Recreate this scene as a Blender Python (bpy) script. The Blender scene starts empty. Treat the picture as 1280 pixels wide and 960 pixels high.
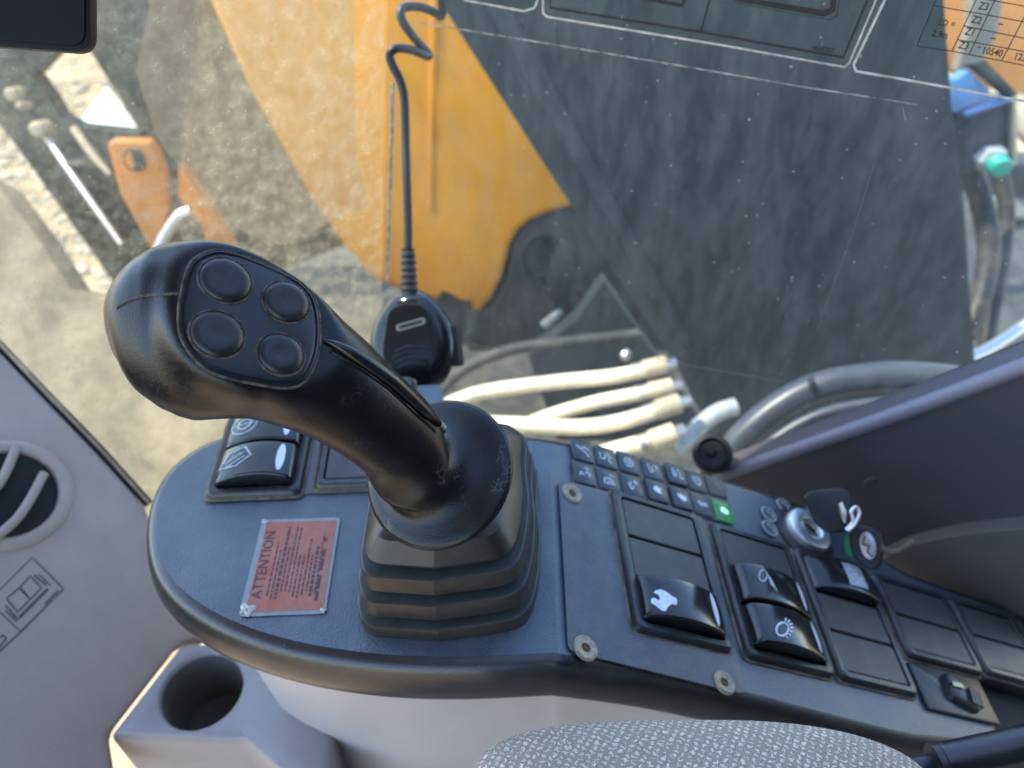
import bpy, bmesh, math, random
from mathutils import Vector as V, Matrix
from mathutils.bvhtree import BVHTree
random.seed(7)
scene = bpy.context.scene
COL = scene.collection

# ------------------------------------------------------------------ camera
PITCH, H, F = math.radians(42), 0.36, 960.0
CAM = V((0, 0, H))
RIGHT = V((1, 0, 0)); FWD = V((0, math.cos(PITCH), -math.sin(PITCH))); UP = V((0, math.sin(PITCH), math.cos(PITCH)))
cd = bpy.data.cameras.new('camera'); co = bpy.data.objects.new('camera', cd); COL.objects.link(co)
co.location = CAM; co.rotation_euler = (math.pi / 2 - PITCH, 0, 0)
cd.sensor_width = 36; cd.lens = 27.0; cd.clip_start = .01; cd.clip_end = 500
cd.dof.use_dof = True; cd.dof.focus_distance = .325; cd.dof.aperture_fstop = 8.5
scene.camera = co

# ------------------------------------------------------------------ light
TOSUN = V((-.50, .10, .86)).normalized()
w = bpy.data.worlds.new('World'); scene.world = w; w.use_nodes = True
nt = w.node_tree; nt.nodes.clear()
sky = nt.nodes.new('ShaderNodeTexSky'); sky.sky_type = 'NISHITA'; sky.sun_disc = False
sky.sun_elevation = math.asin(TOSUN.z); sky.sun_rotation = math.atan2(TOSUN.x, TOSUN.y)
sky.air_density = 1.0; sky.dust_density = .3; sky.ozone_density = 1.3
bg = nt.nodes.new('ShaderNodeBackground'); bg.inputs[1].default_value = .15
wo = nt.nodes.new('ShaderNodeOutputWorld')
nt.links.new(sky.outputs[0], bg.inputs[0]); nt.links.new(bg.outputs[0], wo.inputs[0])
sd = bpy.data.lights.new('sun', 'SUN'); sd.energy = 2.0; sd.angle = math.radians(.5); sd.color = (1, .90, .74)
so = bpy.data.objects.new('sun', sd); COL.objects.link(so)
so.rotation_euler = TOSUN.to_track_quat('Z', 'Y').to_euler(); so.location = TOSUN * 5
scene.view_settings.view_transform = 'Standard'; scene.view_settings.look = 'None'
scene.view_settings.exposure = 2.2; scene.view_settings.gamma = 1
scene.cycles.max_bounces = 6; scene.cycles.diffuse_bounces = 3; scene.cycles.glossy_bounces = 3; scene.cycles.transparent_max_bounces = 14

# ------------------------------------------------------------------ geometry helpers
def ray(x, y): return RIGHT * ((x - 640) / F) - UP * ((y - 480) / F) + FWD
def at(x, y, z): return CAM + ray(x, y) * z
def on(x, y, pl):
    r = ray(x, y); return CAM + r * ((pl[0] - CAM).dot(pl[1]) / r.dot(pl[1]))
def plane3(a, b, c):
    n = (b - a).cross(c - a).normalized()
    if n.dot(CAM - a) < 0: n = -n
    return (a, n)
def lift(pl, d): return (pl[0] + pl[1] * d, pl[1])

def mesh(name, verts, faces, mat, parent=None, smooth=35, origin=None, mats=None, fmat=None):
    verts = [V(v) for v in verts]
    if parent is not None:
        o0 = parent['_o'] if '_o' in parent else None
        base = V(o0)
    else:
        base = V(origin) if origin is not None else V((sum(v.x for v in verts) / len(verts), sum(v.y for v in verts) / len(verts), min(v.z for v in verts)))
    me = bpy.data.meshes.new(name)
    me.from_pydata([v - base for v in verts], [], faces)
    bm = bmesh.new(); bm.from_mesh(me)
    bmesh.ops.recalc_face_normals(bm, faces=bm.faces[:]); bm.to_mesh(me); bm.free()
    for m in (mats or [mat]): me.materials.append(m)
    if fmat:
        for i, p in enumerate(me.polygons): p.material_index = fmat[i]
    if smooth:
        me.shade_smooth(); me.set_sharp_from_angle(angle=math.radians(smooth))
    o = bpy.data.objects.new(name, me); COL.objects.link(o)
    if parent is None: o.location = base
    else: o.parent = parent
    o['_o'] = list(base)
    return o
def thing(name, label, cat, base, group=None):
    o = bpy.data.objects.new(name, None); COL.objects.link(o); o.location = base; o['_o'] = list(base)
    o.empty_display_size = .02
    o['label'] = label; o['category'] = cat
    if group: o['group'] = group
    return o
def tag(o, label, cat, group=None):
    o['label'] = label; o['category'] = cat
    if group: o['group'] = group
    return o
def structure(o): o['kind'] = 'structure'; return o

def catmull(pts, n):
    pts = [V(p) for p in pts]; out = []
    for i in range(len(pts) - 1):
        p0 = pts[max(i - 1, 0)]; p1 = pts[i]; p2 = pts[i + 1]; p3 = pts[min(i + 2, len(pts) - 1)]
        for k in range(n):
            t = k / n
            out.append(.5 * ((2 * p1) + (p2 - p0) * t + (2 * p0 - 5 * p1 + 4 * p2 - p3) * t * t + (3 * p1 - p0 - 3 * p2 + p3) * t ** 3))
    out.append(pts[-1]); return out
def loft(loops, cap=True, closed=True):
    n = len(loops[0]); vs = [v for l in loops for v in l]; fs = []
    for i in range(len(loops) - 1):
        for j in range(n if closed else n - 1):
            a = i * n + j; b = i * n + (j + 1) % n
            fs.append((a, b, b + n, a + n))
    if cap:
        fs.append(tuple(range(n))[::-1]); fs.append(tuple(range((len(loops) - 1) * n, len(loops) * n)))
    return vs, fs
def tube_geo(path, rad, seg=12, cap=True):
    path = [V(p) for p in path]; loops = []
    t = (path[1] - path[0]).normalized()
    u = t.cross(V((.3, .9, .2))).normalized()
    for i, p in enumerate(path):
        t = (path[min(i + 1, len(path) - 1)] - path[max(i - 1, 0)]).normalized()
        u = (u - t * u.dot(t)).normalized(); v = t.cross(u)
        r = rad[i] if isinstance(rad, (list, tuple)) else rad
        loops.append([p + (u * math.cos(a) + v * math.sin(a)) * r for a in [2 * math.pi * k / seg for k in range(seg)]])
    return loft(loops, cap)
def tube(name, path, rad, mat, parent=None, seg=12, n=8, smooth=60, **k):
    pp = catmull(path, n) if n > 1 else [V(p) for p in path]
    if isinstance(rad, (list, tuple)):
        rr = []
        for i in range(len(rad) - 1):
            for q in range(n): rr.append(rad[i] + (rad[i + 1] - rad[i]) * q / n)
        rad = rr + [rad[-1]]
    vs, fs = tube_geo(pp, rad, seg); return mesh(name, vs, fs, mat, parent, smooth, **k)
def prism_geo(loop, depth, bev=0, seg=2):
    """a polygon of 3D points given thickness by the vector depth; the rim is bevelled"""
    loop = [V(p) for p in loop]
    bm = bmesh.new()
    a = [bm.verts.new(p) for p in loop]; b = [bm.verts.new(p + depth) for p in loop]
    n = len(loop)
    bm.faces.new(a); bm.faces.new(b[::-1])
    for i in range(n): bm.faces.new((a[i], b[i], b[(i + 1) % n], a[(i + 1) % n]))
    bmesh.ops.recalc_face_normals(bm, faces=bm.faces[:])
    if bev:
        es = set()
        for v in a + b:
            for e in v.link_edges: es.add(e)
        es = [e for e in es if e.calc_face_angle(0) > .5]
        bmesh.ops.bevel(bm, geom=es, offset=bev, segments=seg, profile=.6, affect='EDGES', clamp_overlap=True)
    bm.verts.index_update()
    vs = [v.co.copy() for v in bm.verts]; fs = [[v.index for v in f.verts] for f in bm.faces]; bm.free()
    return vs, fs
def prism(name, loop, depth, mat, parent=None, bev=0, smooth=40, seg=2, **k):
    vs, fs = prism_geo(loop, depth, bev, seg); return mesh(name, vs, fs, mat, parent, smooth, **k)
def round_poly(pts, r, seg=5):
    """2D polygon with its corners rounded"""
    out = []; n = len(pts)
    for i in range(n):
        p0 = V(pts[i - 1]); p = V(pts[i]); p1 = V(pts[(i + 1) % n])
        rr = r[i] if isinstance(r, (list, tuple)) else r
        d0 = p0 - p; d1 = p1 - p; l = min(rr, d0.length * .48, d1.length * .48)
        a = p + d0.normalized() * l; b = p + d1.normalized() * l
        for k in range(seg + 1):
            t = k / seg; out.append(a * (1 - t) ** 2 + p * 2 * t * (1 - t) + b * t * t)
    return out
class Fr:
    """a local frame: origin, x, y, z axes"""
    def __init__(s, o, x, y, z=None):
        s.o = V(o); s.x = V(x).normalized(); s.z = (V(z) if z is not None else s.x.cross(V(y))).normalized(); s.y = s.z.cross(s.x).normalized()
    def __call__(s, x, y, z=0): return s.o + s.x * x + s.y * y + s.z * z
    def inv(s, p): d = V(p) - s.o; return (d.dot(s.x), d.dot(s.y), d.dot(s.z))
    def sub(s, x, y, z=0, rot=0):
        c, q = math.cos(rot), math.sin(rot)
        return Fr(s(x, y, z), s.x * c + s.y * q, s.y * c - s.x * q)
def rrect(w, h, r, seg=4): return round_poly([(-w / 2, -h / 2), (w / 2, -h / 2), (w / 2, h / 2), (-w / 2, h / 2)], r, seg)
def stack(fr, layers, seg=4, cap=True):
    """rounded-rectangle layers (w, h, r, z) lofted into one solid"""
    return loft([[fr(p.x, p.y, z) for p in rrect(w, h, r, seg)] for (w, h, r, z) in layers], cap)
def lathe(fr, prof, seg=32, cap=True):
    return loft([[fr(r * math.cos(a), r * math.sin(a), z) for a in [2 * math.pi * k / seg for k in range(seg)]] for r, z in prof], cap)
def merge(*gs):
    vs, fs = [], []
    for g in gs:
        k = len(vs); vs += g[0]; fs += [[i + k for i in f] for f in g[1]]
    return vs, fs
def stroke_geo(pts, wd, proj, closed=False, sub=3, thick=.0002):
    """flat printed line: 2D points, width, proj(x, y, lift) -> 3D"""
    P = [V(p) for p in pts]
    if closed: P = P + [P[0]]
    Q = []
    for i in range(len(P) - 1):
        for k in range(sub): Q.append(P[i].lerp(P[i + 1], k / sub))
    Q.append(P[-1])
    vs, fs = [], []
    for i, p in enumerate(Q):
        if closed and i in (0, len(Q) - 1): d = (Q[1] - Q[-2])
        else: d = Q[min(i + 1, len(Q) - 1)] - Q[max(i - 1, 0)]
        d = d.normalized(); nn = V((-d.y, d.x)) * wd / 2
        vs += [proj(*(p + nn), thick), proj(*(p - nn), thick)]
    for i in range(len(Q) - 1): fs.append((2 * i, 2 * i + 1, 2 * i + 3, 2 * i + 2))
    return vs, fs
def fill_geo(pts, proj, thick=.0002):
    return [proj(p[0], p[1], thick) for p in pts], [tuple(range(len(pts)))]
def grid_fill(x0, x1, y0, y1, proj, n=8, thick=.0002):
    vs = [proj(x0 + (x1 - x0) * i / n, y0 + (y1 - y0) * j / n, thick) for i in range(n + 1) for j in range(n + 1)]
    return vs, [(i * (n + 1) + j, i * (n + 1) + j + 1, (i + 1) * (n + 1) + j + 1, (i + 1) * (n + 1) + j) for i in range(n) for j in range(n)]
def circle2(x, y, r, n=16, ry=None): return [(x + r * math.cos(2 * math.pi * k / n), y + (ry or r) * math.sin(2 * math.pi * k / n)) for k in range(n)]
def text_geo(s, size, fr, x, y, shear=0, bold=0):
    c = bpy.data.curves.new('t', 'FONT'); c.body = s; c.size = size; c.shear = shear; c.offset = bold; c.resolution_u = 2
    o = bpy.data.objects.new('t', c); COL.objects.link(o)
    bpy.context.view_layer.update()
    me = bpy.data.meshes.new_from_object(o.evaluated_get(bpy.context.evaluated_depsgraph_get()))
    vs = [fr(v.co.x + x, v.co.y + y, .0003) for v in me.vertices]; fs = [list(p.vertices) for p in me.polygons]
    bpy.data.objects.remove(o); bpy.data.curves.remove(c); bpy.data.meshes.remove(me)
    return vs, fs

# ------------------------------------------------------------------ materials
def lin(r, g, b):
    f = lambda c: (c / 255 / 12.92) if c / 255 <= .04045 else ((c / 255 + .055) / 1.055) ** 2.4
    return (f(r), f(g), f(b))
def mat(name, col, rough=.5, metal=0, spec=.5, bump=0, bscale=800, var=0, vscale=30, col2=None, coat=0, emit=None, estr=0,
        rvar=0, bdist=.001, detail=2, dust=0, dcol=(.30, .26, .20), dscale=60, stretch=None, trans=0):
    m = bpy.data.materials.new(name); m.use_nodes = True; t = m.node_tree; N = t.nodes; L = t.links
    p = N['Principled BSDF']; p.inputs['Base Color'].default_value = (*col, 1)
    p.inputs['Roughness'].default_value = rough; p.inputs['Metallic'].default_value = metal
    p.inputs['Specular IOR Level'].default_value = spec; p.inputs['Coat Weight'].default_value = coat; p.inputs['Coat Roughness'].default_value = .12
    tc = N.new('ShaderNodeTexCoord'); src = tc.outputs['Object']
    if stretch:
        mp = N.new('ShaderNodeMapping'); mp.inputs['Scale'].default_value = stretch; L.new(src, mp.inputs[0]); src = mp.outputs[0]
    cur = None
    if var or col2:
        n = N.new('ShaderNodeTexNoise'); n.inputs['Scale'].default_value = vscale; n.inputs['Detail'].default_value = 4; n.inputs['Roughness'].default_value = .65; L.new(src, n.inputs[0])
        r = N.new('ShaderNodeValToRGB'); r.color_ramp.elements[0].position = .36; r.color_ramp.elements[1].position = .66
        c2 = col2 or tuple(min(1, c * (1 + var)) for c in col)
        c1 = col if col2 else tuple(c * (1 - var) for c in col)
        r.color_ramp.elements[0].color = (*c1, 1); r.color_ramp.elements[1].color = (*c2, 1)
        L.new(n.outputs[0], r.inputs[0]); cur = r.outputs[0]
        if rvar:
            mr = N.new('ShaderNodeMapRange'); mr.inputs[3].default_value = rough - rvar; mr.inputs[4].default_value = rough + rvar
            L.new(n.outputs[0], mr.inputs[0]); L.new(mr.outputs[0], p.inputs['Roughness'])
    if dust:
        n2 = N.new('ShaderNodeTexNoise'); n2.inputs['Scale'].default_value = dscale; n2.inputs['Detail'].default_value = 5; n2.inputs['Roughness'].default_value = .75; L.new(src, n2.inputs[0])
        r2 = N.new('ShaderNodeMapRange'); r2.inputs[1].default_value = .45; r2.inputs[2].default_value = .85; r2.inputs[4].default_value = dust; L.new(n2.outputs[0], r2.inputs[0])
        mx = N.new('ShaderNodeMix'); mx.data_type = 'RGBA'; mx.inputs[7].default_value = (*dcol, 1)
        L.new(r2.outputs[0], mx.inputs[0])
        if cur: L.new(cur, mx.inputs[6])
        else: mx.inputs[6].default_value = (*col, 1)
        cur = mx.outputs[2]
    if cur: L.new(cur, p.inputs['Base Color'])
    if bump:
        n3 = N.new('ShaderNodeTexNoise'); n3.inputs['Scale'].default_value = bscale; n3.inputs['Detail'].default_value = detail; L.new(src, n3.inputs[0])
        b = N.new('ShaderNodeBump'); b.inputs['Strength'].default_value = bump; b.inputs['Distance'].default_value = bdist
        L.new(n3.outputs[0], b.inputs['Height']); L.new(b.outputs[0], p.inputs['Normal'])
    if emit: p.inputs['Emission Color'].default_value = (*emit, 1); p.inputs['Emission Strength'].default_value = estr
    return m

def grip_material():
    """black leather-like rubber, worn: pale crackle in patches"""
    m = mat('worn_black_grip', (.006, .006, .007), rough=.30, spec=.36, bump=.22, bscale=1500, bdist=.0005, var=.35, vscale=35, rvar=.06)
    t = m.node_tree; N = t.nodes; L = t.links; p = N['Principled BSDF']
    tc = N.new('ShaderNodeTexCoord')
    v = N.new('ShaderNodeTexVoronoi'); v.feature = 'DISTANCE_TO_EDGE'; v.inputs['Scale'].default_value = 330
    n = N.new('ShaderNodeTexNoise'); n.inputs['Scale'].default_value = 60; n.inputs['Detail'].default_value = 6
    mp = N.new('ShaderNodeVectorMath'); mp.operation = 'MULTIPLY_ADD'
    L.new(tc.outputs['Object'], n.inputs[0])
    nn = N.new('ShaderNodeTexNoise'); nn.inputs['Scale'].default_value = 500; L.new(tc.outputs['Object'], nn.inputs[0])
    mp.inputs[1].default_value = (.004, .004, .004); L.new(nn.outputs[1], mp.inputs[0]); L.new(tc.outputs['Object'], mp.inputs[2]); L.new(mp.outputs[0], v.inputs[0])
    a = N.new('ShaderNodeMapRange'); a.inputs[1].default_value = .0; a.inputs[2].default_value = .10; a.inputs[3].default_value = 1; a.inputs[4].default_value = 0; L.new(v.outputs[0], a.inputs[0])
    b = N.new('ShaderNodeMapRange'); b.inputs[1].default_value = .56; b.inputs[2].default_value = .66; L.new(n.outputs[0], b.inputs[0])
    sx = N.new('ShaderNodeSeparateXYZ'); L.new(tc.outputs['Object'], sx.inputs[0])
    lo = N.new('ShaderNodeMapRange'); lo.inputs[1].default_value = .105; lo.inputs[2].default_value = .125; lo.inputs[3].default_value = 1; lo.inputs[4].default_value = .28; L.new(sx.outputs[2], lo.inputs[0])
    mz = N.new('ShaderNodeMath'); mz.operation = 'MULTIPLY'; L.new(a.outputs[0], mz.inputs[0]); L.new(lo.outputs[0], mz.inputs[1])
    mu = N.new('ShaderNodeMath'); mu.operation = 'MULTIPLY'; L.new(mz.outputs[0], mu.inputs[0]); L.new(b.outputs[0], mu.inputs[1])
    m2 = N.new('ShaderNodeMath'); m2.operation = 'MULTIPLY'; m2.inputs[1].default_value = .5; L.new(mu.outputs[0], m2.inputs[0])
    mx = N.new('ShaderNodeMix'); mx.data_type = 'RGBA'; mx.inputs[7].default_value = (.20, .18, .15, 1)
    old = p.inputs['Base Color'].links[0].from_socket
    L.new(m2.outputs[0], mx.inputs[0]); L.new(old, mx.inputs[6]); L.new(mx.outputs[2], p.inputs['Base Color'])
    return m

def glass_material(name, base=.10, streak=.25, speck=.6, tint=(.90, .94, .93), dcol=(.42, .41, .36), sx=(1, 1, 1), ns=34, lo=.38):
    m = bpy.data.materials.new(name); m.use_nodes = True; t = m.node_tree; N = t.nodes; L = t.links; N.clear()
    out = N.new('ShaderNodeOutputMaterial'); tr = N.new('ShaderNodeBsdfTransparent'); tr.inputs[0].default_value = (*tint, 1)
    gl = N.new('ShaderNodeBsdfGlossy'); gl.inputs['Roughness'].default_value = .03
    fr = N.new('ShaderNodeFresnel'); fr.inputs[0].default_value = 1.12
    m1 = N.new('ShaderNodeMixShader'); L.new(fr.outputs[0], m1.inputs[0]); L.new(tr.outputs[0], m1.inputs[1]); L.new(gl.outputs[0], m1.inputs[2])
    df = N.new('ShaderNodeBsdfDiffuse'); df.inputs[0].default_value = (*dcol, 1); tl = N.new('ShaderNodeBsdfTranslucent'); tl.inputs[0].default_value = (*dcol, 1)
    md = N.new('ShaderNodeMixShader'); md.inputs[0].default_value = .5; L.new(df.outputs[0], md.inputs[1]); L.new(tl.outputs[0], md.inputs[2])
    tc = N.new('ShaderNodeTexCoord'); mp = N.new('ShaderNodeMapping'); mp.inputs['Scale'].default_value = sx; mp.inputs['Rotation'].default_value = (0, .25, 0); L.new(tc.outputs['Object'], mp.inputs[0])
    n1 = N.new('ShaderNodeTexNoise'); n1.inputs['Scale'].default_value = ns; n1.inputs['Detail'].default_value = 6; n1.inputs['Roughness'].default_value = .8; L.new(mp.outputs[0], n1.inputs[0])
    r1 = N.new('ShaderNodeMapRange'); r1.inputs[1].default_value = lo; r1.inputs[2].default_value = .78; r1.inputs[3].default_value = base; r1.inputs[4].default_value = base + streak; L.new(n1.outputs[0], r1.inputs[0])
    # water-spot specks
    vo = N.new('ShaderNodeTexVoronoi'); vo.inputs['Scale'].default_value = 120; L.new(tc.outputs['Object'], vo.inputs[0])
    nd = N.new('ShaderNodeTexNoise'); nd.inputs['Scale'].default_value = 300; L.new(tc.outputs['Object'], nd.inputs[0])
    ad = N.new('ShaderNodeMath'); ad.operation = 'MULTIPLY_ADD'; ad.inputs[1].default_value = .28; L.new(nd.outputs[0], ad.inputs[0]); L.new(vo.outputs[0], ad.inputs[2])
    r2 = N.new('ShaderNodeMapRange'); r2.inputs[1].default_value = .17; r2.inputs[2].default_value = .25; r2.inputs[3].default_value = speck; r2.inputs[4].default_value = 0; L.new(ad.outputs[0], r2.inputs[0])
    sep = N.new('ShaderNodeSeparateColor'); L.new(vo.outputs['Color'], sep.inputs[0])
    gt = N.new('ShaderNodeMath'); gt.operation = 'GREATER_THAN'; gt.inputs[1].default_value = .22; L.new(sep.outputs[0], gt.inputs[0])
    ml = N.new('ShaderNodeMath'); ml.operation = 'MULTIPLY'; L.new(r2.outputs[0], ml.inputs[0]); L.new(gt.outputs[0], ml.inputs[1])
    sm = N.new('ShaderNodeMath'); sm.operation = 'ADD'; sm.use_clamp = True; L.new(r1.outputs[0], sm.inputs[0]); L.new(ml.outputs[0], sm.inputs[1])
    m2 = N.new('ShaderNodeMixShader'); L.new(sm.outputs[0], m2.inputs[0]); L.new(m1.outputs[0], m2.inputs[1]); L.new(md.outputs[0], m2.inputs[2])
    L.new(m2.outputs[0], out.inputs[0]); return m

def clear_material(name, tint):
    m = bpy.data.materials.new(name); m.use_nodes = True; t = m.node_tree; N = t.nodes; L = t.links; N.clear()
    out = N.new('ShaderNodeOutputMaterial'); tr = N.new('ShaderNodeBsdfTransparent'); tr.inputs[0].default_value = (*tint, 1)
    L.new(tr.outputs[0], out.inputs[0]); return m
def fabric_material():
    m = mat('woven_seat_fabric', (.2, .2, .2), rough=.95, spec=.1)
    t = m.node_tree; N = t.nodes; L = t.links; p = N['Principled BSDF']
    tc = N.new('ShaderNodeTexCoord'); 
    nz = N.new('ShaderNodeTexNoise'); nz.inputs['Scale'].default_value = 500; L.new(tc.outputs['Object'], nz.inputs[0])
    va = N.new('ShaderNodeVectorMath'); va.operation = 'MULTIPLY_ADD'; va.inputs[1].default_value = (.0045,) * 3; L.new(nz.outputs[1], va.inputs[0]); L.new(tc.outputs['Object'], va.inputs[2])
    def wave(rot, sc, dist=0):
        mp = N.new('ShaderNodeMapping'); mp.inputs['Rotation'].default_value = (0, 0, rot); L.new(va.outputs[0], mp.inputs[0])
        wv = N.new('ShaderNodeTexWave'); wv.inputs['Scale'].default_value = sc; wv.inputs['Distortion'].default_value = dist; L.new(mp.outputs[0], wv.inputs[0]); return wv.outputs['Fac']
    a = wave(.55, 92); b = wave(2.0, 122); c = wave(1.1, 300)
    mu = N.new('ShaderNodeMath'); mu.operation = 'MULTIPLY'; L.new(a, mu.inputs[0]); L.new(b, mu.inputs[1])
    ma = N.new('ShaderNodeMath'); ma.operation = 'MULTIPLY_ADD'; ma.inputs[1].default_value = .30; L.new(c, ma.inputs[0]); L.new(mu.outputs[0], ma.inputs[2])
    r = N.new('ShaderNodeValToRGB'); r.color_ramp.elements[0].position = .40; r.color_ramp.elements[1].position = .62
    r.color_ramp.elements[0].color = (.36, .305, .245, 1); r.color_ramp.elements[1].color = (.72, .63, .52, 1)
    L.new(ma.outputs[0], r.inputs[0]); L.new(r.outputs[0], p.inputs['Base Color'])
    bp = N.new('ShaderNodeBump'); bp.inputs['Strength'].default_value = .8; bp.inputs['Distance'].default_value = .001; L.new(ma.outputs[0], bp.inputs['Height']); L.new(bp.outputs[0], p.inputs['Normal'])
    return m

M = {}
M['console'] = mat('console_sky_blued_plastic', (.046, .072, .100), rough=.44, spec=1.0, bump=.55, bscale=900, bdist=.0007, var=.25, vscale=22, rvar=.12, dust=.45, dcol=(.17, .165, .15), dscale=38)  # blue sky sheen put into the black plastic's base colour
M['rim'] = mat('console_padded_rim', (.011, .012, .015), rough=.31, spec=.8, bump=.25, bscale=1100, bdist=.0006, var=.3, vscale=30, rvar=.08, dust=.10, dcol=(.18, .15, .12))
M['plate'] = mat('switch_plate_plastic', (.040, .052, .068), rough=.44, spec=.9, bump=.45, bscale=1000, bdist=.0007, var=.25, vscale=30, rvar=.12, dust=.45, dcol=(.16, .14, .12), dscale=60)
M['frame'] = mat('switch_frame_plastic', (.022, .026, .031), rough=.34, spec=.5, bump=.12, bscale=1500, bdist=.0004, dust=.30, dcol=(.15, .12, .09), dscale=120, var=.2)
M['blank'] = mat('blank_cover_plastic', (.042, .043, .047), rough=.45, spec=.5, bump=.2, bscale=1600, bdist=.0004, dust=.35, dcol=(.14, .115, .09), dscale=90, var=.2)
M['recess'] = mat('dusty_recess', (.09, .07, .05), rough=.8, dust=.6, dscale=150, var=.4, vscale=80)
M['seam'] = mat('dirt_filled_seam', (.045, .042, .04), rough=.9, col2=(.24, .175, .115), vscale=90)
M['gloss'] = mat('gloss_black_rocker', (.008, .009, .011), rough=.17, spec=.5, coat=.3, bump=.05, bscale=600, bdist=.0004, dust=.12, dcol=(.10, .09, .08), dscale=180)
M['white'] = mat('white_print', (.72, .76, .78), rough=.5, var=.15, vscale=400)
M['pale'] = mat('pale_worn_print', (.42, .46, .50), rough=.5, var=.4, vscale=500)
M['lens'] = mat('white_indicator_lens', (.70, .76, .80), rough=.15, coat=.5)
M['grip'] = grip_material()
M['facep'] = mat('face_plate_satin', (.009, .012, .016), rough=.30, spec=.5, bump=.08, bscale=1500, bdist=.0003, dust=.06, dcol=(.2, .2, .2), dscale=400)
M['button'] = mat('button_rubber', (.011, .012, .014), rough=.36, spec=.5, bump=.15, bscale=1800, bdist=.0004, dust=.08, dcol=(.2, .18, .16), dscale=300)
M['ring'] = mat('dust_filled_groove', (.13, .10, .075), rough=.8, bump=1, bscale=900, bdist=.0008, col2=(.018, .016, .014), vscale=320)
M['lever'] = mat('lever_black', (.009, .009, .010), rough=.25, bump=.1, bscale=700, bdist=.0004)
M['boot'] = mat('rubber_boot', (.029, .023, .020), rough=.38, spec=.5, bump=.15, bscale=900, bdist=.0005, var=.3, vscale=60, rvar=.08, dust=.12, dcol=(.12, .09, .07), dscale=120)  # warm tone puts the lit look of the ridge faces into colour
M['bootfold'] = mat('rubber_boot_shaded_dusty_fold', (.010, .014, .016), rough=.7, dust=.5, dcol=(.05, .05, .042), dscale=160, var=.3, vscale=120)  # darker teal paints shade into the folds, with dust over it
M['screw'] = mat('corroded_screw', (.42, .36, .27), rough=.55, metal=.55, bump=.6, bscale=900, bdist=.0008, col2=(.23, .19, .14), vscale=400)
M['rust'] = mat('rusty_socket', (.10, .055, .025), rough=.9, var=.5, vscale=500)
M['label'] = mat('red_label', (.38, .070, .022), rough=.4, spec=.5, col2=(.42, .13, .07), vscale=60, dust=.35, dcol=(.38, .30, .28), dscale=90, coat=.3)
M['film'] = mat('label_clear_edge', (.22, .25, .27), rough=.3, dust=.5, dcol=(.55, .5, .4), dscale=200)
M['labelink'] = mat('faded_dark_ink', (.085, .04, .055), rough=.5)
M['peel'] = mat('peeled_paper', (.55, .54, .50), rough=.6, dust=.9, dcol=(.30, .20, .08), dscale=260)
M['lilac'] = mat('lilac_grey_trim', (.37, .295, .255), rough=.52, bump=.30, bscale=750, bdist=.0006, var=.08, vscale=12, dust=.38, dcol=(.24, .19, .14), dscale=14)
M['lilac2'] = mat('lilac_grey_smooth', (.45, .405, .385), rough=.42, bump=.08, bscale=900, bdist=.0004, var=.05, vscale=10)
M['wall'] = mat('dark_lilac_wall', (.062, .058, .070), rough=.5, bump=.12, bscale=1000, bdist=.0004, var=.08, vscale=9)
M['wallgrey'] = mat('grey_trim_bulge', (.12, .112, .108), rough=.5, bump=.1, bscale=900, bdist=.0004, var=.1, vscale=12)
M['sill'] = mat('sill_highlight_tone', (.15, .15, .19), rough=.42, bump=.1, bscale=900, bdist=.0004)
M['gasket'] = mat('black_gasket', (.008, .008, .009), rough=.6, bump=.2, bscale=500)
M['gasketdust'] = mat('tan_gasket_lip', (.30, .22, .13), rough=.7, var=.3, vscale=60)
M['well'] = mat('dirty_well_plastic', (.16, .15, .13), rough=.6, dust=.6, dcol=(.06, .05, .04), dscale=40)
M['cup'] = mat('cup_holder_plastic', (.29, .275, .275), rough=.45, bump=.2, bscale=800, bdist=.0005, var=.08, vscale=14, dust=.3, dcol=(.18, .15, .12), dscale=25)
M['dark'] = mat('dark_cavity', (.006, .006, .007), rough=.8)
M['ink'] = mat('black_decal_ink', (.006, .006, .008), rough=.5)
M['greyink'] = mat('grey_decal_ink', (.07, .066, .07), rough=.6, var=.3, vscale=200)
M['filmedge'] = mat('film_edge_line', (.30, .30, .28), rough=.6, var=.7, vscale=160)
M['scratch'] = mat('faint_scratch', (.16, .16, .15), rough=.6)
M['decaledge'] = mat('pale_film_edge', (.50, .49, .45), rough=.5, var=.3, vscale=120)
M['chrome'] = mat('lock_metal', (.85, .87, .88), rough=.42, metal=1, bump=.1, bscale=400)
M['brass'] = mat('key_metal', (.62, .56, .45), rough=.28, metal=1)
M['fob'] = mat('key_plastic', (.010, .011, .013), rough=.33, bump=.15, bscale=900, bdist=.0004)
M['crumb'] = mat('tan_grit', (.30, .25, .18), rough=.95)
M['olive'] = mat('olive_cord', (.10, .085, .05), rough=.7)
M['green'] = mat('green_tag', (.015, .17, .06), rough=.4)
M['keylit'] = mat('lit_green_key', (.045, .12, .06), rough=.4, emit=(.08, .85, .22), estr=.03)
M['litglyph'] = mat('lit_glyph', (.5, .8, .55), rough=.4, emit=(.45, 1, .55), estr=.12)
M['key'] = mat('keypad_key', (.050, .062, .075), rough=.38, spec=.5, bump=.1, bscale=900, dust=.2, dcol=(.2, .18, .15), dscale=200)
M['keyback'] = mat('keypad_membrane', (.085, .082, .078), rough=.5, dust=.4, dcol=(.20, .17, .13), dscale=120, var=.2)
M['mic'] = mat('microphone_gloss', (.009, .010, .012), rough=.16, spec=.5, coat=.3)
M['micface'] = mat('microphone_face', (.006, .006, .008), rough=.28)
M['silver'] = mat('silver_badge', (.45, .45, .45), rough=.3, metal=.8)
M['cord'] = mat('cord_rubber', (.016, .016, .019), rough=.4, bump=.1, bscale=600)
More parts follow.
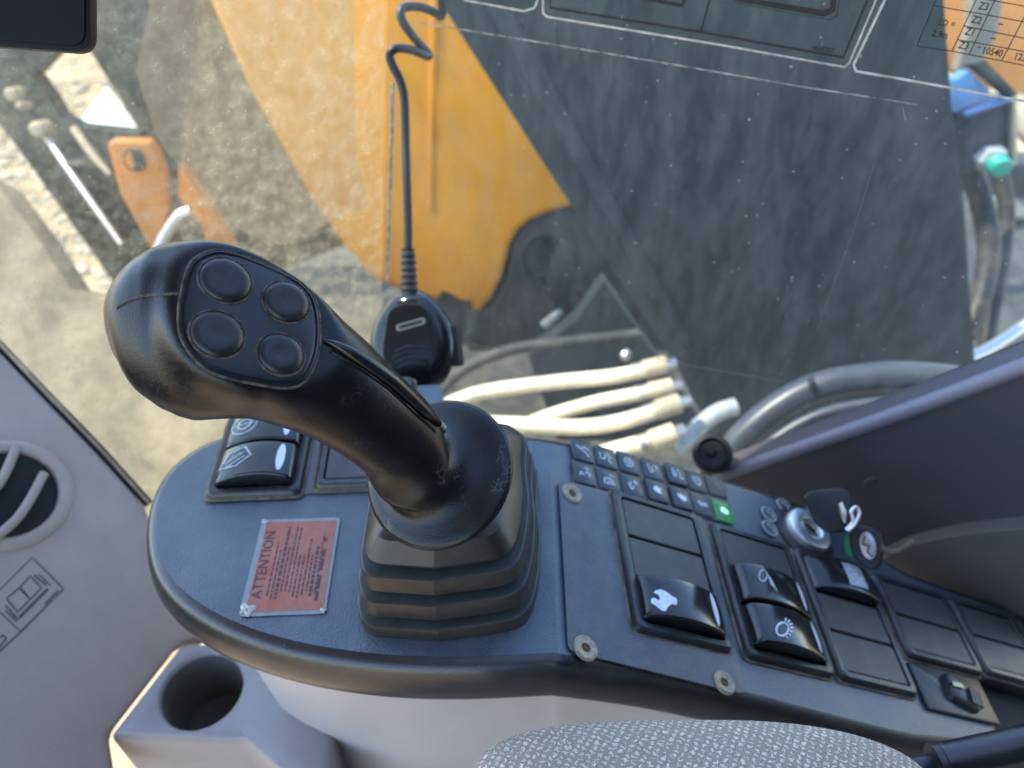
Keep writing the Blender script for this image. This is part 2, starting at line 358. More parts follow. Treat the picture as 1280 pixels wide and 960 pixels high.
M['glass'] = glass_material('side_window_glass', ns=45, lo=.40, base=.055, streak=.20, speck=.55, tint=(.88, .94, .96), dcol=(.38, .40, .39), sx=(1, 1, .35))
M['glassb'] = glass_material('corner_window_glass', ns=75, lo=.42, base=.13, streak=.50, speck=.35, tint=(.92, .93, .88), dcol=(.53, .47, .32))
M['clear'] = clear_material('clear_glass_face', (.96, .98, .97))
M['film2'] = M['clear']
M['sheet'] = glass_material('sunlit_glass_veil', base=.30, streak=.24, speck=.1, tint=(.95, .93, .9), dcol=(.50, .36, .23))  # tan carries a sunlit veil on the glass
M['fabric'] = fabric_material()
M['orange'] = mat('boom_paint', (.84, .32, .004), rough=.42, bump=.08, bscale=60, var=.12, vscale=5, dust=.16, dcol=(.42, .22, .05), dscale=7)
M['orange2'] = mat('orange_paint_dusty', (.75, .25, .035), rough=.5, var=.15, vscale=8, dust=.45, dcol=(.6, .38, .2), dscale=14)
M['steel'] = mat('dark_painted_steel', (.019, .031, .037), rough=.55, spec=.35, var=.18, vscale=5, dust=.30, dcol=(.05, .05, .045), dscale=9)
M['cast'] = mat('dark_casting', (.018, .018, .018), rough=.6, bump=.4, bscale=80, bdist=.004, var=.4, vscale=10, dust=.4, dcol=(.06, .05, .04), dscale=14)
M['grime'] = mat('grimy_machine_plate', (.045, .046, .042), rough=.7, bump=.5, bscale=60, bdist=.004, var=.5, vscale=9, dust=.6, dcol=(.20, .17, .12), dscale=16)
M['hose'] = mat('cream_hose', (.82, .72, .52), rough=.5, dust=.5, dcol=(.36, .27, .15), dscale=30, var=.2, vscale=14)
M['blackhose'] = mat('black_hose', (.02, .019, .018), rough=.5, dust=.6, dcol=(.22, .14, .08), dscale=25)
M['rail'] = mat('grey_rail_paint', (.045, .056, .07), rough=.38, var=.12, vscale=12, dust=.3, dcol=(.25, .22, .18), dscale=30)
M['blue'] = mat('sky_reflection_blue', (.08, .19, .42), rough=.45, var=.15, vscale=30)  # sky reflected in the dark flanges, put into their colour
M['teal'] = mat('teal_cap', (.02, .42, .30), rough=.45)
M['grey'] = mat('grey_hex_collar', (.38, .42, .42), rough=.45, var=.2, vscale=60)
M['rod'] = mat('chrome_rod', (.72, .68, .64), rough=.32, metal=.9, dust=.3, dcol=(.4, .35, .3), dscale=60)
M['gravel'] = mat('pale_gravel', (.30, .24, .16), rough=.95, col2=(.58, .49, .35), vscale=3)
M['grease'] = mat('dark_grease', (.02, .018, .015), rough=.5, var=.4, vscale=20)
M['strap'] = mat('taupe_strap', (.26, .23, .18), rough=.7, var=.2, vscale=12)
M['cream'] = mat('cream_plate', (.50, .42, .28), rough=.7, var=.2, vscale=12)
M['sand'] = mat('sunlit_sandy_gravel', (.40, .29, .17), rough=.95, bump=1, bscale=18, bdist=.03, var=.35, vscale=7, detail=5, dust=.5, dcol=(.50, .43, .31), dscale=9)
M['mirror'] = mat('mirror_housing', (.010, .009, .010), rough=.45, spec=.2, var=.3, vscale=6, dust=.25, dcol=(.12, .07, .05), dscale=10)
M['roof'] = mat('cab_headliner', (.30, .29, .28), rough=.8)
M['floor'] = mat('warm_bounce_floor', (.36, .28, .19), rough=.9, var=.3, vscale=6)

# ------------------------------------------------------------------ reference planes of the cab
POD = (V((0, 0, 0)), V((0, 0, 1)))
XB, TA = .0237, math.radians(27)                       # the console folds down to the rear here
TILT = (V((XB, 0, 0)), V((math.sin(TA), 0, math.cos(TA))))
TF = Fr((XB, 0, 0), (math.cos(TA), 0, -math.sin(TA)), (0, 1, 0))
gh = ray(-2007, -384).normalized(); gv = ray(544, 1376).normalized()
gn = gh.cross(gv).normalized()
if gn.y > 0: gn = -gn
GL = (at(515, 420, .80), gn)
LP = plane3(at(225, 805, .554), at(137, 918, .506), at(20, 600, .545))
e0, e1 = on(486, 110, GL), on(480, 350, GL)
GB = plane3(e0, e1, on(90, 528, lift(LP, -.012)))
WALL = lift(GL, .030)
def pane(loop, depth, dusty, parent, name='pane'):
    n = len(loop); vs = [V(p) for p in loop] + [V(p) + depth for p in loop]
    fs = [tuple(range(n)), tuple(range(n, 2 * n))[::-1]] + [(i, n + i, n + (i + 1) % n, (i + 1) % n) for i in range(n)]
    return mesh(name, vs, fs, None, parent, 0, mats=[dusty, M['clear']], fmat=[0] + [1] * (n + 1))
def poly(pts, pl): return [on(x, y, pl) for x, y in pts]

# ------------------------------------------------------------------ setting
structure(mesh('ground', [(-60, -60, -1.75), (60, -60, -1.75), (60, 90, -1.75), (-60, 90, -1.75)], [(0, 1, 2, 3)], M['sand'], smooth=0))
# unseen roof added for shade; edges and hatch over the seat shaped for light
RO = [(-1.1, -.8), (1.1, -.8), (1.1, .36), (.25, .48), (-.35, .58), (-1.1, .58)]
RH = [(-.06, -.34), (.62, -.34), (.62, .40), (-.06, .42)]
ro = [V((x, y, .92)) for x, y in RO]; rh = [V((x, y, .92)) for x, y in RH]; up6 = V((0, 0, .06))
rv = ro + rh + [p + up6 for p in ro] + [p + up6 for p in rh]
q6 = [(0, 1, 7, 6), (1, 2, 8, 7), (2, 3, 8), (3, 4, 9, 8), (4, 5, 9), (5, 0, 6, 9)]
rf_ = q6 + [tuple(i_ + 10 for i_ in q) for q in q6] + [(k, (k + 1) % 6, (k + 1) % 6 + 10, k + 10) for k in range(6)] + [(6 + k, 6 + (k + 1) % 4, 16 + (k + 1) % 4, 16 + k) for k in range(4)]
structure(mesh('cab_shade_roof', rv, rf_, M['roof'], smooth=0))
structure(prism('cab_bounce_floor', [(-1.15, -.9, -.62), (1.0, -.9, -.62), (1.0, .32, -.62), (.2, .50, -.62), (-1.15, .50, -.62)], V((0, 0, .03)), M['floor'], bev=.005))  # unseen floor, added; pale tan chosen to bounce warm sunlight upward

structure(prism('door_shade_wall', [(.02, -.78, -.62), (1.05, -.78, -.62), (1.05, -.78, .90), (.02, -.78, .90)], V((0, -.05, 0)), M['wall'], bev=.01))  # unseen full-height wall, added to keep light off the near faces
structure(prism('front_shade_wall', [(-1.12, -.78, -.62), (-1.12, .50, -.62), (-1.12, .50, -.12), (-1.12, -.78, -.12)], V((-.04, 0, 0)), M['wall'], bev=.01))  # unseen low wall, added to cut glow from the bright ground
structure(prism('rear_shade_wall', [(.98, -.78, -.62), (.98, .30, -.62), (.98, .30, .92), (.98, -.78, .92)], V((.05, 0, 0)), M['wall'], bev=.01))  # unseen wall, added to block warm light from the rear

# ------------------------------------------------------------------ windows
t = thing('side_window', 'large dusty clear side window pane with spots and streaks behind the console', 'window', on(900, 520, GL))
pane(poly([(486, -60), (1330, -60), (1330, 470), (905, 590), (640, 640), (470, 640), (480, 350)], GL), -gn * .006, M['glass'], t)
g2 = lift(GL, .0012)
def gproj(x, y, l): return on(x, y, lift(GL, .0016 + l))
def px_stroke(pts, wd, pr, closed=False): return stroke_geo(pts, wd, pr, closed, sub=3)
vs, fs = merge(px_stroke([(523, 28), (700, 57), (850, 82), (1000, 108), (1130, 128), (1146, 131)], 1.5, gproj),
               px_stroke([(1128, 132), (1132, 150)], 1.2, gproj))
mesh('film_edge', vs, fs, M['filmedge'], t, 0)
vs, fs = merge(px_stroke([(820, 449), (880, 460), (985, 478)], 1.0, gproj), px_stroke([(575, 430), (640, 437)], .8, gproj))
mesh('scratch', vs, fs, M['scratch'], t, 0)
mesh('scratch', *px_stroke([(1092, 205), (1070, 280), (1040, 360), (1022, 412)], .8, gproj), M['scratch'], t, 0)
mesh('pane_edge', *prism_geo(poly([(489, 105), (490.3, 105), (483.3, 352), (482, 352)], lift(GL, .001)), -gn * .004), M['filmedge'], t, 0)
t = thing('corner_window', 'very dusty pale corner window pane left of the hanging cord', 'window', on(150, 560, GB))
pane(poly([(-70, -60), (484, -60), (478, 350), (470, 640), (195, 655), (150, 590), (60, 498), (-70, 356)], GB), -GB[1] * .006, M['glassb'], t)

# decals on the glass
def decal(name, label, film, border, base, bw=3):
    d = thing(name, label, 'decal', on(*base, GL))
    prism('film', poly(film, lift(GL, .0010)), gn * .0003, M['film2'], d, smooth=0)
    mesh('film_border', *px_stroke(border, bw, gproj), M['decaledge'], d, 0)  # pale tone stands for light caught by the clear film's edge
    return d
d = decal('pictogram_decal', 'clear decal sheet with black outlined pictogram boxes and part of a warning triangle',
          [(677, -50), (679, 17), (684, 21), (900, 56), (1056, 84), (1062, 78), (1095, 0), (1116, -50)],
          [(677, -50), (679, 17), (684, 21), (900, 56), (1056, 84), (1062, 78), (1095, 0), (1116, -50)], (860, 40), 2.2)
g = merge(px_stroke([(687, -50), (688, 9.5), (876, 40), (1054, 72), (1084, 0), (1104, -50)], 3, gproj), px_stroke([(876, 40), (887, 0), (901, -50)], 2.6, gproj))
mesh('outline', *g, M['ink'], d, 0)
mesh('picture_box', *px_stroke([(800, -3), (853, 7), (860, -20)], 5, gproj), M['ink'], d, 0)
mesh('warning_triangle', *merge(px_stroke([(924, -14), (925, -1), (1030, 17), (1041, 12), (1042, -6), (1030, -50)], 7.5, gproj),
     px_stroke([(917, -4), (921, 4), (1036, 24.5), (1046, 20), (1049, 0), (1038, -50)], 1.0, gproj)), M['ink'], d, 0)
def gframe(x, y, sl=.175):
    o = on(x, y, lift(GL, .0016)); return Fr(o, on(x + 20, y + 20 * sl, lift(GL, .0016)) - o, V((0, 0, 1)), gn)
def ptext(s, x, y, hpx, mt, parent, sl=.175, lean=.38, wide=.86, name='lettering'):
    class Pf:
        def __call__(self, a, b, c=0): return gproj(x + a * wide + b * lean, y + a * wide * sl - b, c)
    g = text_geo(s, hpx / .7, Pf(), 0, 0, 0, hpx * .030); return mesh(name, *g, mt, parent, 0)
ptext('14602307', 1012, 62, 6, M['ink'], d, .16)
d = decal('load_chart_decal', 'clear load chart decal with thin black grid and figures in the upper right corner',
          [(1126, -50), (1106, 0), (1067, 81), (1070, 89), (1120, 97.5), (1300, 130), (1330, -50)],
          [(1126, -50), (1106, 0), (1067, 81), (1070, 89), (1120, 97.5), (1300, 130)], (1190, 90), 3)
LN = [[(1168.5, 7.3), (1235.6, 19), (1300, 31)], [(1204, 32), (1225, 36.5), (1300, 52)], [(1196, 49.6), (1218, 53), (1300, 68)],
      [(1146, 57.6), (1190, 64), (1252, 76), (1300, 86)], [(1190, 64), (1220, 0), (1243, -50)], [(1211.6, 67.8), (1243.6, 0), (1266, -50)],
      [(1252, 76), (1280, 22), (1300, -20)], [(1146, 57.6), (1170, 0), (1190, -50)], [(1225, -2), (1300, 11)]]
mesh('chart_grid', *merge(*[px_stroke(l, 1.3, gproj) for l in LN]), M['ink'], d, 0)
for s, x, y, hh in [('LD =', 1172, 31, 8), ('2.9m', 1164, 45, 8), ('Z3', 1222, 11, 9), ('Z2', 1213, 28, 9), ('Z1', 1205, 43, 9), ('Z3', 1197, 60, 9),
                    ('*', 1219, 66, 8.5), ('10540', 1226, 66.5, 8.5), ('123', 1266, 74, 8.5), ('–', 1247, 33, 9), ('–', 1238, 51, 9)]:
    ptext(s, x, y, hh, M['ink'], d)
d = decal('blank_clear_decal', 'corner of a clear film decal beside the coiled cord at the top edge', [(575, -50), (580, 0), (655, 14), (668, 10), (672, 0), (672, -50)],
          [(580, 0), (655, 14), (668, 10), (672, 0), (672, -50)], (640, 10), 2)

# ------------------------------------------------------------------ outside the glass
def slab(name, pts, zc, thick, mt, tilt=(0, 0, 0), parent=None, bev=.004, **k):
    c = (sum(p[0] for p in pts) / len(pts), sum(p[1] for p in pts) / len(pts))
    n = (V((0, -1, .25)) + V(tilt)).normalized(); pl = (at(*c, zc), n)
    return prism(name, poly(pts, pl), -n * thick, mt, parent, bev=bev, **k), pl
# boom
bt = thing('boom', 'broad yellow orange boom plate beyond the window behind the hanging cord', 'boom', at(520, 380, 1.62))
bm_, BP = slab('boom_plate', [(255, -90), (760, -90), (745, 250), (690, 265), (664, 275), (648, 288), (638, 306), (628, 345), (614, 373), (597, 392), (585, 388), (560, 378), (520, 370), (470, 352), (430, 308), (388, 246), (310, 108), (262, 0)], 1.62, .30, M['orange'], parent=bt, bev=.015, seg=3)
prism('doubler_strip', poly([(538, -80), (548, -80), (541, 262), (536, 262)], lift(BP, .004)), -BP[1] * .01, M['orange'], bt, bev=.002)
prism('grease_patch', [on(p.x, p.y, lift(BP, .0012)) for p in round_poly([(545, 380), (552, 362), (566, 368), (578, 376), (590, 374), (592, 390), (570, 384)], 6)], -BP[1] * .0008, M['grease'], bt)
c = thing('cast_pivot', 'dark rounded casting with a black hole beside the orange boom', 'casting', at(690, 420, 1.72))
n_ = V((0, -1, .25)).normalized(); CP = (at(690, 340, 1.70), n_)
prism('housing', poly([(700, 262), (668, 272), (650, 286), (640, 306), (632, 345), (618, 375), (600, 396), (580, 420), (590, 470), (880, 470), (860, 300)], CP), -n_ * .25, M['cast'], c, bev=.012, seg=3)
mesh('bore', *lathe(Fr(on(680, 320, lift(CP, .001)), (1, 0, 0), (0, 0, 1), n_), [(.052, -.004), (.05, .006), (.042, .006), (.038, -.03), (0.001, -.03)], 24), M['dark'], c)
prism('rib', poly([(700, 300), (722, 318), (700, 372), (680, 366)], lift(CP, .012)), -n_ * .03, M['cast'], c, bev=.004)
prism('wear_strip', poly([(676, 405), (700, 386), (704, 392), (682, 412)], lift(CP, .005)), -n_ * .01, M['grey'], c, bev=.001)
pl_, PP = slab('lower_guard', [(660, 445), (720, 400), (755, 350), (900, 560), (700, 560)], 1.5, .05, M['steel'])
tag(pl_, 'small grey steel guard plate below the casting and left of the big dark plate', 'guard')
# big dark plate
c = thing('side_plate', 'huge dark blue grey steel plate filling the right side window', 'steel plate', at(1000, 500, 1.15))
n_ = V((-.10, -1, .22)).normalized(); DP = (at(960, 250, 1.12), n_)
prism('sheet', poly([(505, -80), (555, 12), (690, 222), (842, 452), (905, 575), (1000, 600), (1226, 520), (1219, 440), (1206, 250), (1191, 130), (1176, -80)], DP), -n_ * .05, M['steel'], c, bev=.006)
prism('stiffener', poly([(608, 10), (640, 10), (848, 395), (868, 440), (846, 424)], lift(DP, .004)), -n_ * .02, M['steel'], c, bev=.003)
mesh('bolt_head', *lathe(Fr(on(782, 443, lift(DP, .003)), (1, 0, 0), (0, 0, 1), n_), [(.009, 0), (.009, .006), (.006, .010), (.001, .011)], 16), M['rod'], c)
# hoses below
HL = 'cream hoses under the side window'
def hose(pts, zc, rp, label, cap=True):
    c = thing('cream_hose', label, 'hose', at(*pts[0], zc), HL)
    pth = [at(x, y, zc + dz) for (x, y), dz in zip(pts, [.06, .04, .02, 0, 0, 0])]
    tube('hose_body', pth, rp * zc / F, M['hose'], c)
    if cap:
        a, b = pth[-2], pth[-1]; dd = (b - a).normalized()
        tube('end_fitting', [b - dd * .03, b + dd * .006], rp * 1.25 * zc / F, M['cream'], c, n=1)
        for q_ in (.035, .041, .047): tube('crimp_ring', [b - dd * q_, b - dd * (q_ - .003)], rp * 1.12 * zc / F, M['rod'], c, n=1)
        tube('nut', [b + dd * .006, b + dd * .022], rp * .75 * zc / F, M['rod'], c, n=1, seg=6, smooth=20)
hose([(560, 505), (605, 490), (690, 478), (770, 470), (828, 457)], 1.22, 9.5, 'uppermost pale cream hose running to the dark steel plate')
hose([(640, 540), (680, 522), (740, 504), (790, 494), (835, 484)], 1.20, 9, 'second tan cream hose from the top below the steel plate')
hose([(560, 528), (640, 530), (720, 534), (780, 526), (845, 505)], 1.14, 10, 'long bright cream hose just above the console far edge')
hose([(700, 585), (750, 568), (790, 557), (815, 551), (838, 543)], 1.10, 11, 'lowest and brightest cream hose above the small key pad')
tag(tube('grey_pipe', [at(x, y, 1.3) for x, y in [(540, 500), (580, 462), (640, 437), (720, 427), (800, 418)]], .010, M['grime']), 'thin grimy pipe curving behind the uppermost cream hose', 'pipe')
tag(tube('return_pipe', [at(x, y, 1.18) for x, y in [(845, 560), (890, 520), (920, 508)]], .014, M['grey']), 'short pale blue pipe stub right of the cream hoses', 'pipe')
# machine deck under all this
structure(mesh('machine_deck', *prism_geo([(-1.1, .95, -.78), (1.6, .75, -.78), (1.6, 2.1, -.78), (-.3, 2.6, -.78)], V((0, 0, -.06)), .01), M['grime']))
# grey rail arc
c = thing('grab_rail', 'thick curved pale grey rail just outside the window above the sill', 'rail', at(900, 570, .80))
tube('rail_tube', [at(x, y, z) for x, y, z in [(860, 640, .83), (900, 582, .82), (945, 530, .81), (1010, 488, .80), (1085, 472, .79), (1160, 472, .78), (1260, 486, .77)]], .0155, M['rail'], c, seg=20)
tube('rail_seam', [at(x, y, z) for x, y, z in [(905, 612, .80), (960, 556, .79), (1020, 520, .78), (1085, 505, .77), (1160, 502, .76)]], .006, M['rail'], c)
prism('catch', poly([(1012, 482), (1019, 474), (1021, 487), (1014, 490)], (at(1016, 482, .775), V((0, -1, .6)).normalized())), V((0, .008, 0)), M['ink'], c, bev=.0006)
# right hand cluster
s_, _ = slab('rear_cover', [(1155, -80), (1340, -80), (1340, 128), (1235, 110), (1180, 85)], 1.9, .05, M['orange2'], bev=.01)
tag(s_, 'bright orange cover behind the load chart at the upper right', 'cover')
s_, _ = slab('cover_strap', [(1222, -60), (1262, -60), (1248, 40), (1218, 92), (1196, 88), (1212, 40)], 1.6, .03, M['strap'])
tag(s_, 'grey strap crossing the orange cover behind the load chart', 'strap')
c = thing('hose_bracket', 'dark bracket with sky tinted flanges and teal cap right of the big dark plate', 'bracket', at(1230, 215, 1.35))
n_ = V((.1, -1, .3)).normalized(); RP = (at(1230, 160, 1.35), n_)
prism('block', poly([(1190, 140), (1262, 118), (1271, 124), (1270, 205), (1256, 212), (1196, 216)], RP), -n_ * .06, M['steel'], c, bev=.008)
prism('flange', poly([(1195, 100), (1212, 88), (1238, 112), (1236, 124), (1194, 142)], lift(RP, .02)), -n_ * .03, M['blue'], c, bev=.004)
prism('flange', poly([(1206, 140), (1266, 120), (1268, 126), (1208, 147)], lift(RP, .024)), -n_ * .03, M['blue'], c, bev=.003)
prism('flange', poly([(1216, 80), (1232, 74), (1274, 118), (1266, 122)], lift(RP, .03)), -n_ * .03, M['grime'], c, bev=.003)
cf = Fr(on(1234, 196, lift(RP, .004)), (1, 0, 0), (0, 0, 1), V((.35, -1, -.15)))
mesh('hex_collar', *lathe(cf, [(.026, 0), (.026, .016), (.022, .020), (.001, .020)], 6), M['grey'], c, smooth=20)
mesh('cap', *lathe(cf, [(.018, .018), (.018, .036), (.016, .039), (.001, .040)], 24), M['teal'], c)
prism('edge_strip', poly([(1266, 118), (1272, 119), (1272, 206), (1266, 208)], lift(RP, .012)), -n_ * .02, M['cream'], c, bev=.002)
tag(tube('black_hose', [at(x, y, 1.45) for x, y in [(1212, 205), (1226, 250), (1236, 310), (1226, 370), (1205, 420)]], .021, M['blackhose']), 'dusty black hose curving down below the teal cap', 'hose')
tag(tube('black_hose', [at(x, y, 1.55) for x, y in [(1248, 210), (1258, 260), (1252, 330), (1238, 400), (1228, 450)]], .016, M['blackhose']), 'thinner black hose hanging just right of the dusty one', 'hose')
tag(tube('silver_tube', [at(x, y, 1.3) for x, y in [(1205, 450), (1240, 434), (1290, 400), (1330, 365)]], .010, M['rod']), 'shiny tube slanting upward at the right edge above the sill', 'tube')
tag(tube('white_pipe', [at(x, y, 1.5) for x, y in [(1262, 128), (1275, 150), (1284, 165), (1296, 176)]], .018, M['cream']), 'short white pipe at the right edge beside the bracket', 'pipe')
for i, (pts, lb) in enumerate([([(1240, 248), (1262, 240), (1290, 262), (1290, 275), (1248, 268)], 'upper pale stone block at the right edge below the bracket'),
            ([(1248, 272), (1292, 285), (1292, 306), (1254, 296)], 'narrow pale stone block below the upper one at the right edge'),
            ([(1222, 382), (1246, 340), (1292, 318), (1292, 362), (1250, 392)], 'largest pale stone block at the right edge above the shiny tube')]):
    s_, _ = slab('stone_block', pts, 2.2 + .1 * i, .12, M['cream'], bev=.02, tilt=(0, 0, .5)); tag(s_, lb, 'stone', 'pale blocks at the right edge')
s_, _ = slab('under_frame', [(1195, 205), (1330, 205), (1330, 520), (1195, 520)], 2.6, .2, M['cast'], bev=.01); tag(s_, 'dark shadowed frame behind the pale stone blocks at the right edge', 'machine frame')
# left cluster
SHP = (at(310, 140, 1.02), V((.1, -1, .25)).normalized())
sh = pane(poly( [(186, -60), (440, -60), (445, 180), (461, 258), (420, 276), (385, 293), (366, 305), (335, 306), (265, 268), (196, 172), (170, 90), (186, 10)], SHP), -SHP[1] * .002, M['sheet'], None, 'sun_veil_slab')  # added tan slab; its colour stands for a sunlit reflection on the glass
tag(sh, 'translucent tan veil standing for a sunlit reflection, with an angular lower edge beyond the corner window', 'light veil')
L1, _ = slab('track_guard', [(100, -60), (260, -60), (262, 0), (310, 108), (388, 246), (430, 308), (330, 345), (250, 335), (212, 300), (205, 270), (176, 166), (108, 58)], 1.75, .06, M['grime'])
tag(L1, 'dusty grey guard plate behind the translucent tan veil', 'guard')
L2, _ = slab('ladder_plate', [(-60, 20), (72, 62), (40, 95), (60, 122), (75, 147), (97, 158), (175, 166), (190, 220), (222, 330), (158, 378), (112, 312), (22, 186), (0, 158), (-60, 90)], 1.55, .05, M['grime'])
tag(L2, 'dark slanting plate carrying two rods at the left behind the joystick head', 'plate')
M['cover'] = mat('tan_dusty_cover', (.22, .18, .12), rough=.9, bump=.6, bscale=40, bdist=.006, var=.35, vscale=10, dust=.5, dcol=(.40, .34, .22), dscale=22)
L3, _ = slab('track_cover', [(-80, 190), (0, 236), (50, 302), (88, 362), (148, 376), (230, 350), (330, 380), (520, 480), (520, 700), (-80, 700)], 1.35, .05, M['cover'], tilt=(-.3, 0, .5))
tag(L3, 'dull dusty cover seen through the pale corner glass left of the joystick', 'cover')
L4, _ = slab('sunlit_ground_patch', [(133, 108), (176, 168), (94, 158)], 1.9, .01, M['white'], bev=.002, tilt=(-.5, 0, 1.2)); tag(L4, 'small white triangular board standing for sunlit ground at the upper left below the mirror', 'board')  # white board put in for a sunlit patch of ground
tag(tube('chrome_rod', [at(55, 166, 1.5), at(100, 232, 1.48), at(152, 306, 1.46)], [.0065, .0075, .005], M['rod']), 'longer shiny rod slanting down to the joystick head', 'rod')
tag(tube('cream_rod', [at(92, 160, 1.5), at(112, 188, 1.5), at(136, 220, 1.5)], .008, M['cream']), 'shorter cream rod beside the orange lug', 'rod')
for x, y, r, lb in [(15, 118, 8, 'upper of three pale round bolts at the far left'), (26, 132, 5, 'smallest pale round bolt at the far left'), (48, 162, 10, 'largest pale round bolt at the top of the shiny rod')]:
    k = 1.48 / F; tag(mesh('bolt', *lathe(Fr(at(x, y, 1.48), (1, 0, 0), (0, 0, 1), V((0, -1, .3))), [(r * k, -.03), (r * k, .004), (r * k * .7, .009), (.0005, .010)], 16), M['cream']), lb, 'bolt', 'pale bolts at the far left')
n_ = V((.2, -1, .25)).normalized(); OP = (at(170, 240, 1.42), n_)
c = thing('lifting_lug', 'orange steel lug with a round hole above the joystick head', 'lug', at(190, 310, 1.42))
prism('lug_plate', poly([(134, 180), (140, 176), (186, 177), (196, 190), (207, 222), (209, 262), (203, 288), (191, 316), (150, 240)], OP), -n_ * .04, M['orange2'], c, bev=.006, seg=3)
mesh('lug_hole', *lathe(Fr(on(168, 200, lift(OP, .0005)), (1, 0, 0), (0, 0, 1), n_), [(.021, 0), (.020, .003), (.017, .003), (.016, -.012), (.001, -.012)], 24), M['cast'], c)
s_, _ = slab('boom_tab', [(223, 205), (262, 262), (300, 330), (268, 330), (250, 280), (222, 246)], 1.6, .04, M['orange2']); tag(s_, 'thin orange strip right of the lug above the joystick head', 'bracket')
tag(tube('chrome_pin', [at(192, 330, 1.45), at(204, 300, 1.45), at(222, 272, 1.45), at(238, 264, 1.45)], .011, M['rod']), 'short bent chrome pin between the two orange pieces', 'pin')
wf = Fr(at(108, 238, 1.52), (1, 0, 0), (0, 0, 1), V((.35, -1, .2)))
wh = thing('track_roller', 'dark round roller on the slanting plate above the joystick head', 'roller', at(108, 260, 1.52))
mesh('roller_rim', *lathe(wf, [(.062, -.03), (.062, .012), (.056, .018), (.044, .018), (.040, .010)], 32, cap=False), M['cast'], wh)
mesh('roller_hub', *lathe(wf, [(.041, .008), (.030, .011), (.018, .016), (.010, .017), (.001, .017)], 32), M['grime'], wh)
random.seed(5); vs, fs = [], []
for i in range(2600):
    c0 = V((random.uniform(-4.2, -1.0), random.uniform(2.3, 5.6), -1.75)); r = random.uniform(.012, .05) * random.uniform(.6, 1)
    k = len(vs); N5 = 6
    for z_, q_ in ((0, 1), (.55, .85)):
        for a in range(N5): vs.append(c0 + V((math.cos(a * 1.047 + i) * r * q_ * random.uniform(.7, 1.2), math.sin(a * 1.047 + i) * r * q_ * random.uniform(.7, 1.2), z_ * r)))
    vs.append(c0 + V((0, 0, r * .8)))
    for a in range(N5):
        b = (a + 1) % N5; fs.append((k + a, k + b, k + N5 + b, k + N5 + a)); fs.append((k + N5 + a, k + N5 + b, k + 2 * N5))
g_ = mesh('gravel', vs, fs, M['gravel'], smooth=0, origin=(-2.6, 4, -1.75)); g_['kind'] = 'stuff'; g_['label'] = 'pale sunlit gravel on the ground outside'; g_['category'] = 'gravel'
# mirror housing, top left
c = thing('mirror', 'black mirror with rounded corner at the top left edge', 'mirror', at(40, 64, .33))
MP = (at(50, 10, .33), V((.15, -1, .5)).normalized())
mo = [on(p.x, p.y, MP) for p in round_poly([(-60, -90), (112, -90), (113, 66), (-60, 54)], [2, 2, 24, 2], 8)]
prism('housing', mo, -MP[1] * .008, M['mirror'], c, bev=.0015, seg=3)
mi = [on(p.x, p.y, lift(MP, .0015)) for p in round_poly([(-60, -90), (105, -90), (105, 58), (-60, 46)], [2, 2, 20, 2], 8)]
prism('mirror_glass', mi, -MP[1] * .001, M['mirror'], c)

# ------------------------------------------------------------------ cab trim
# left trim panel with vent
c = thing('corner_trim', 'lilac grey moulded corner trim panel with a round air vent', 'trim panel', on(60, 940, LP))
tl = [(-80, 352), (0, 437), (60, 500), (120, 562), (160, 606), (182, 632), (205, 690), (262, 800), (225, 805), (137, 918), (150, 1000), (-80, 1000)]
prism('panel', poly(tl, LP), -LP[1] * .025, M['lilac'], c, bev=.006, seg=3)
ge = [on(x, y, lift(LP, -.004)) for x, y in [(-80, 347), (0, 432), (60, 495), (120, 557), (160, 601), (186, 630)]]
tube('seal', ge, .0035, M['gasket'], c)
tube('seal_lip', [p + LP[1] * .004 + V((0, -.001, -.0005)) for p in ge], .0012, M['gasketdust'], c)
LF = Fr(on(8, 618, LP), on(108, 618, LP) - on(8, 618, LP), (0, 0, 1), LP[1])
def lproj(x, y, l): return on(x, y, lift(LP, .0004 + l))
pk = .545 / F
mesh('recess_ring', *lathe(LF, [(74 * pk, -.004), (72 * pk, .0015), (68 * pk, .003), (62 * pk, .0035), (57 * pk, .0025), (54 * pk, -.002), (50 * pk, -.012)], 48, cap=False), M['lilac'], c)
mesh('vent_cavity', *lathe(LF, [(55 * pk, .0002), (50 * pk, .0007), (.0005, .0007)], 40), M['dark'], c)
for k, (a, b) in enumerate([(((-45, 640)), ((20, 560))), ((-30, 690), (55, 592)), ((-60, 620), (-15, 550))]):
    p0 = V((a[0], a[1])); p1 = V((b[0], b[1])); mid = (p0 + p1) / 2 + V((10, 6))
    tube('vent_louver', [on(p0.x, p0.y, lift(LP, .002)), on(mid.x, mid.y, lift(LP, .005)), on(p1.x, p1.y, lift(LP, .002))], .0034, M['lilac'], c, seg=10)
dk = thing('seat_pictogram_decal', 'grey printed pictogram label on the lilac trim below the round vent', 'decal', on(45, 790, LP))
prism('backing', poly([(-60, 765), (40, 697), (79, 736), (-40, 850)], lift(LP, .0002)), LP[1] * .0002, M['lilac'], dk, smooth=0)
mesh('border', *merge(px_stroke([(-60, 765), (0, 737), (40, 697), (79, 736), (26, 790), (-40, 850)], 1.6, lproj), px_stroke([(0, 765), (26, 790)], 1.4, lproj)), M['greyink'], dk, 0)
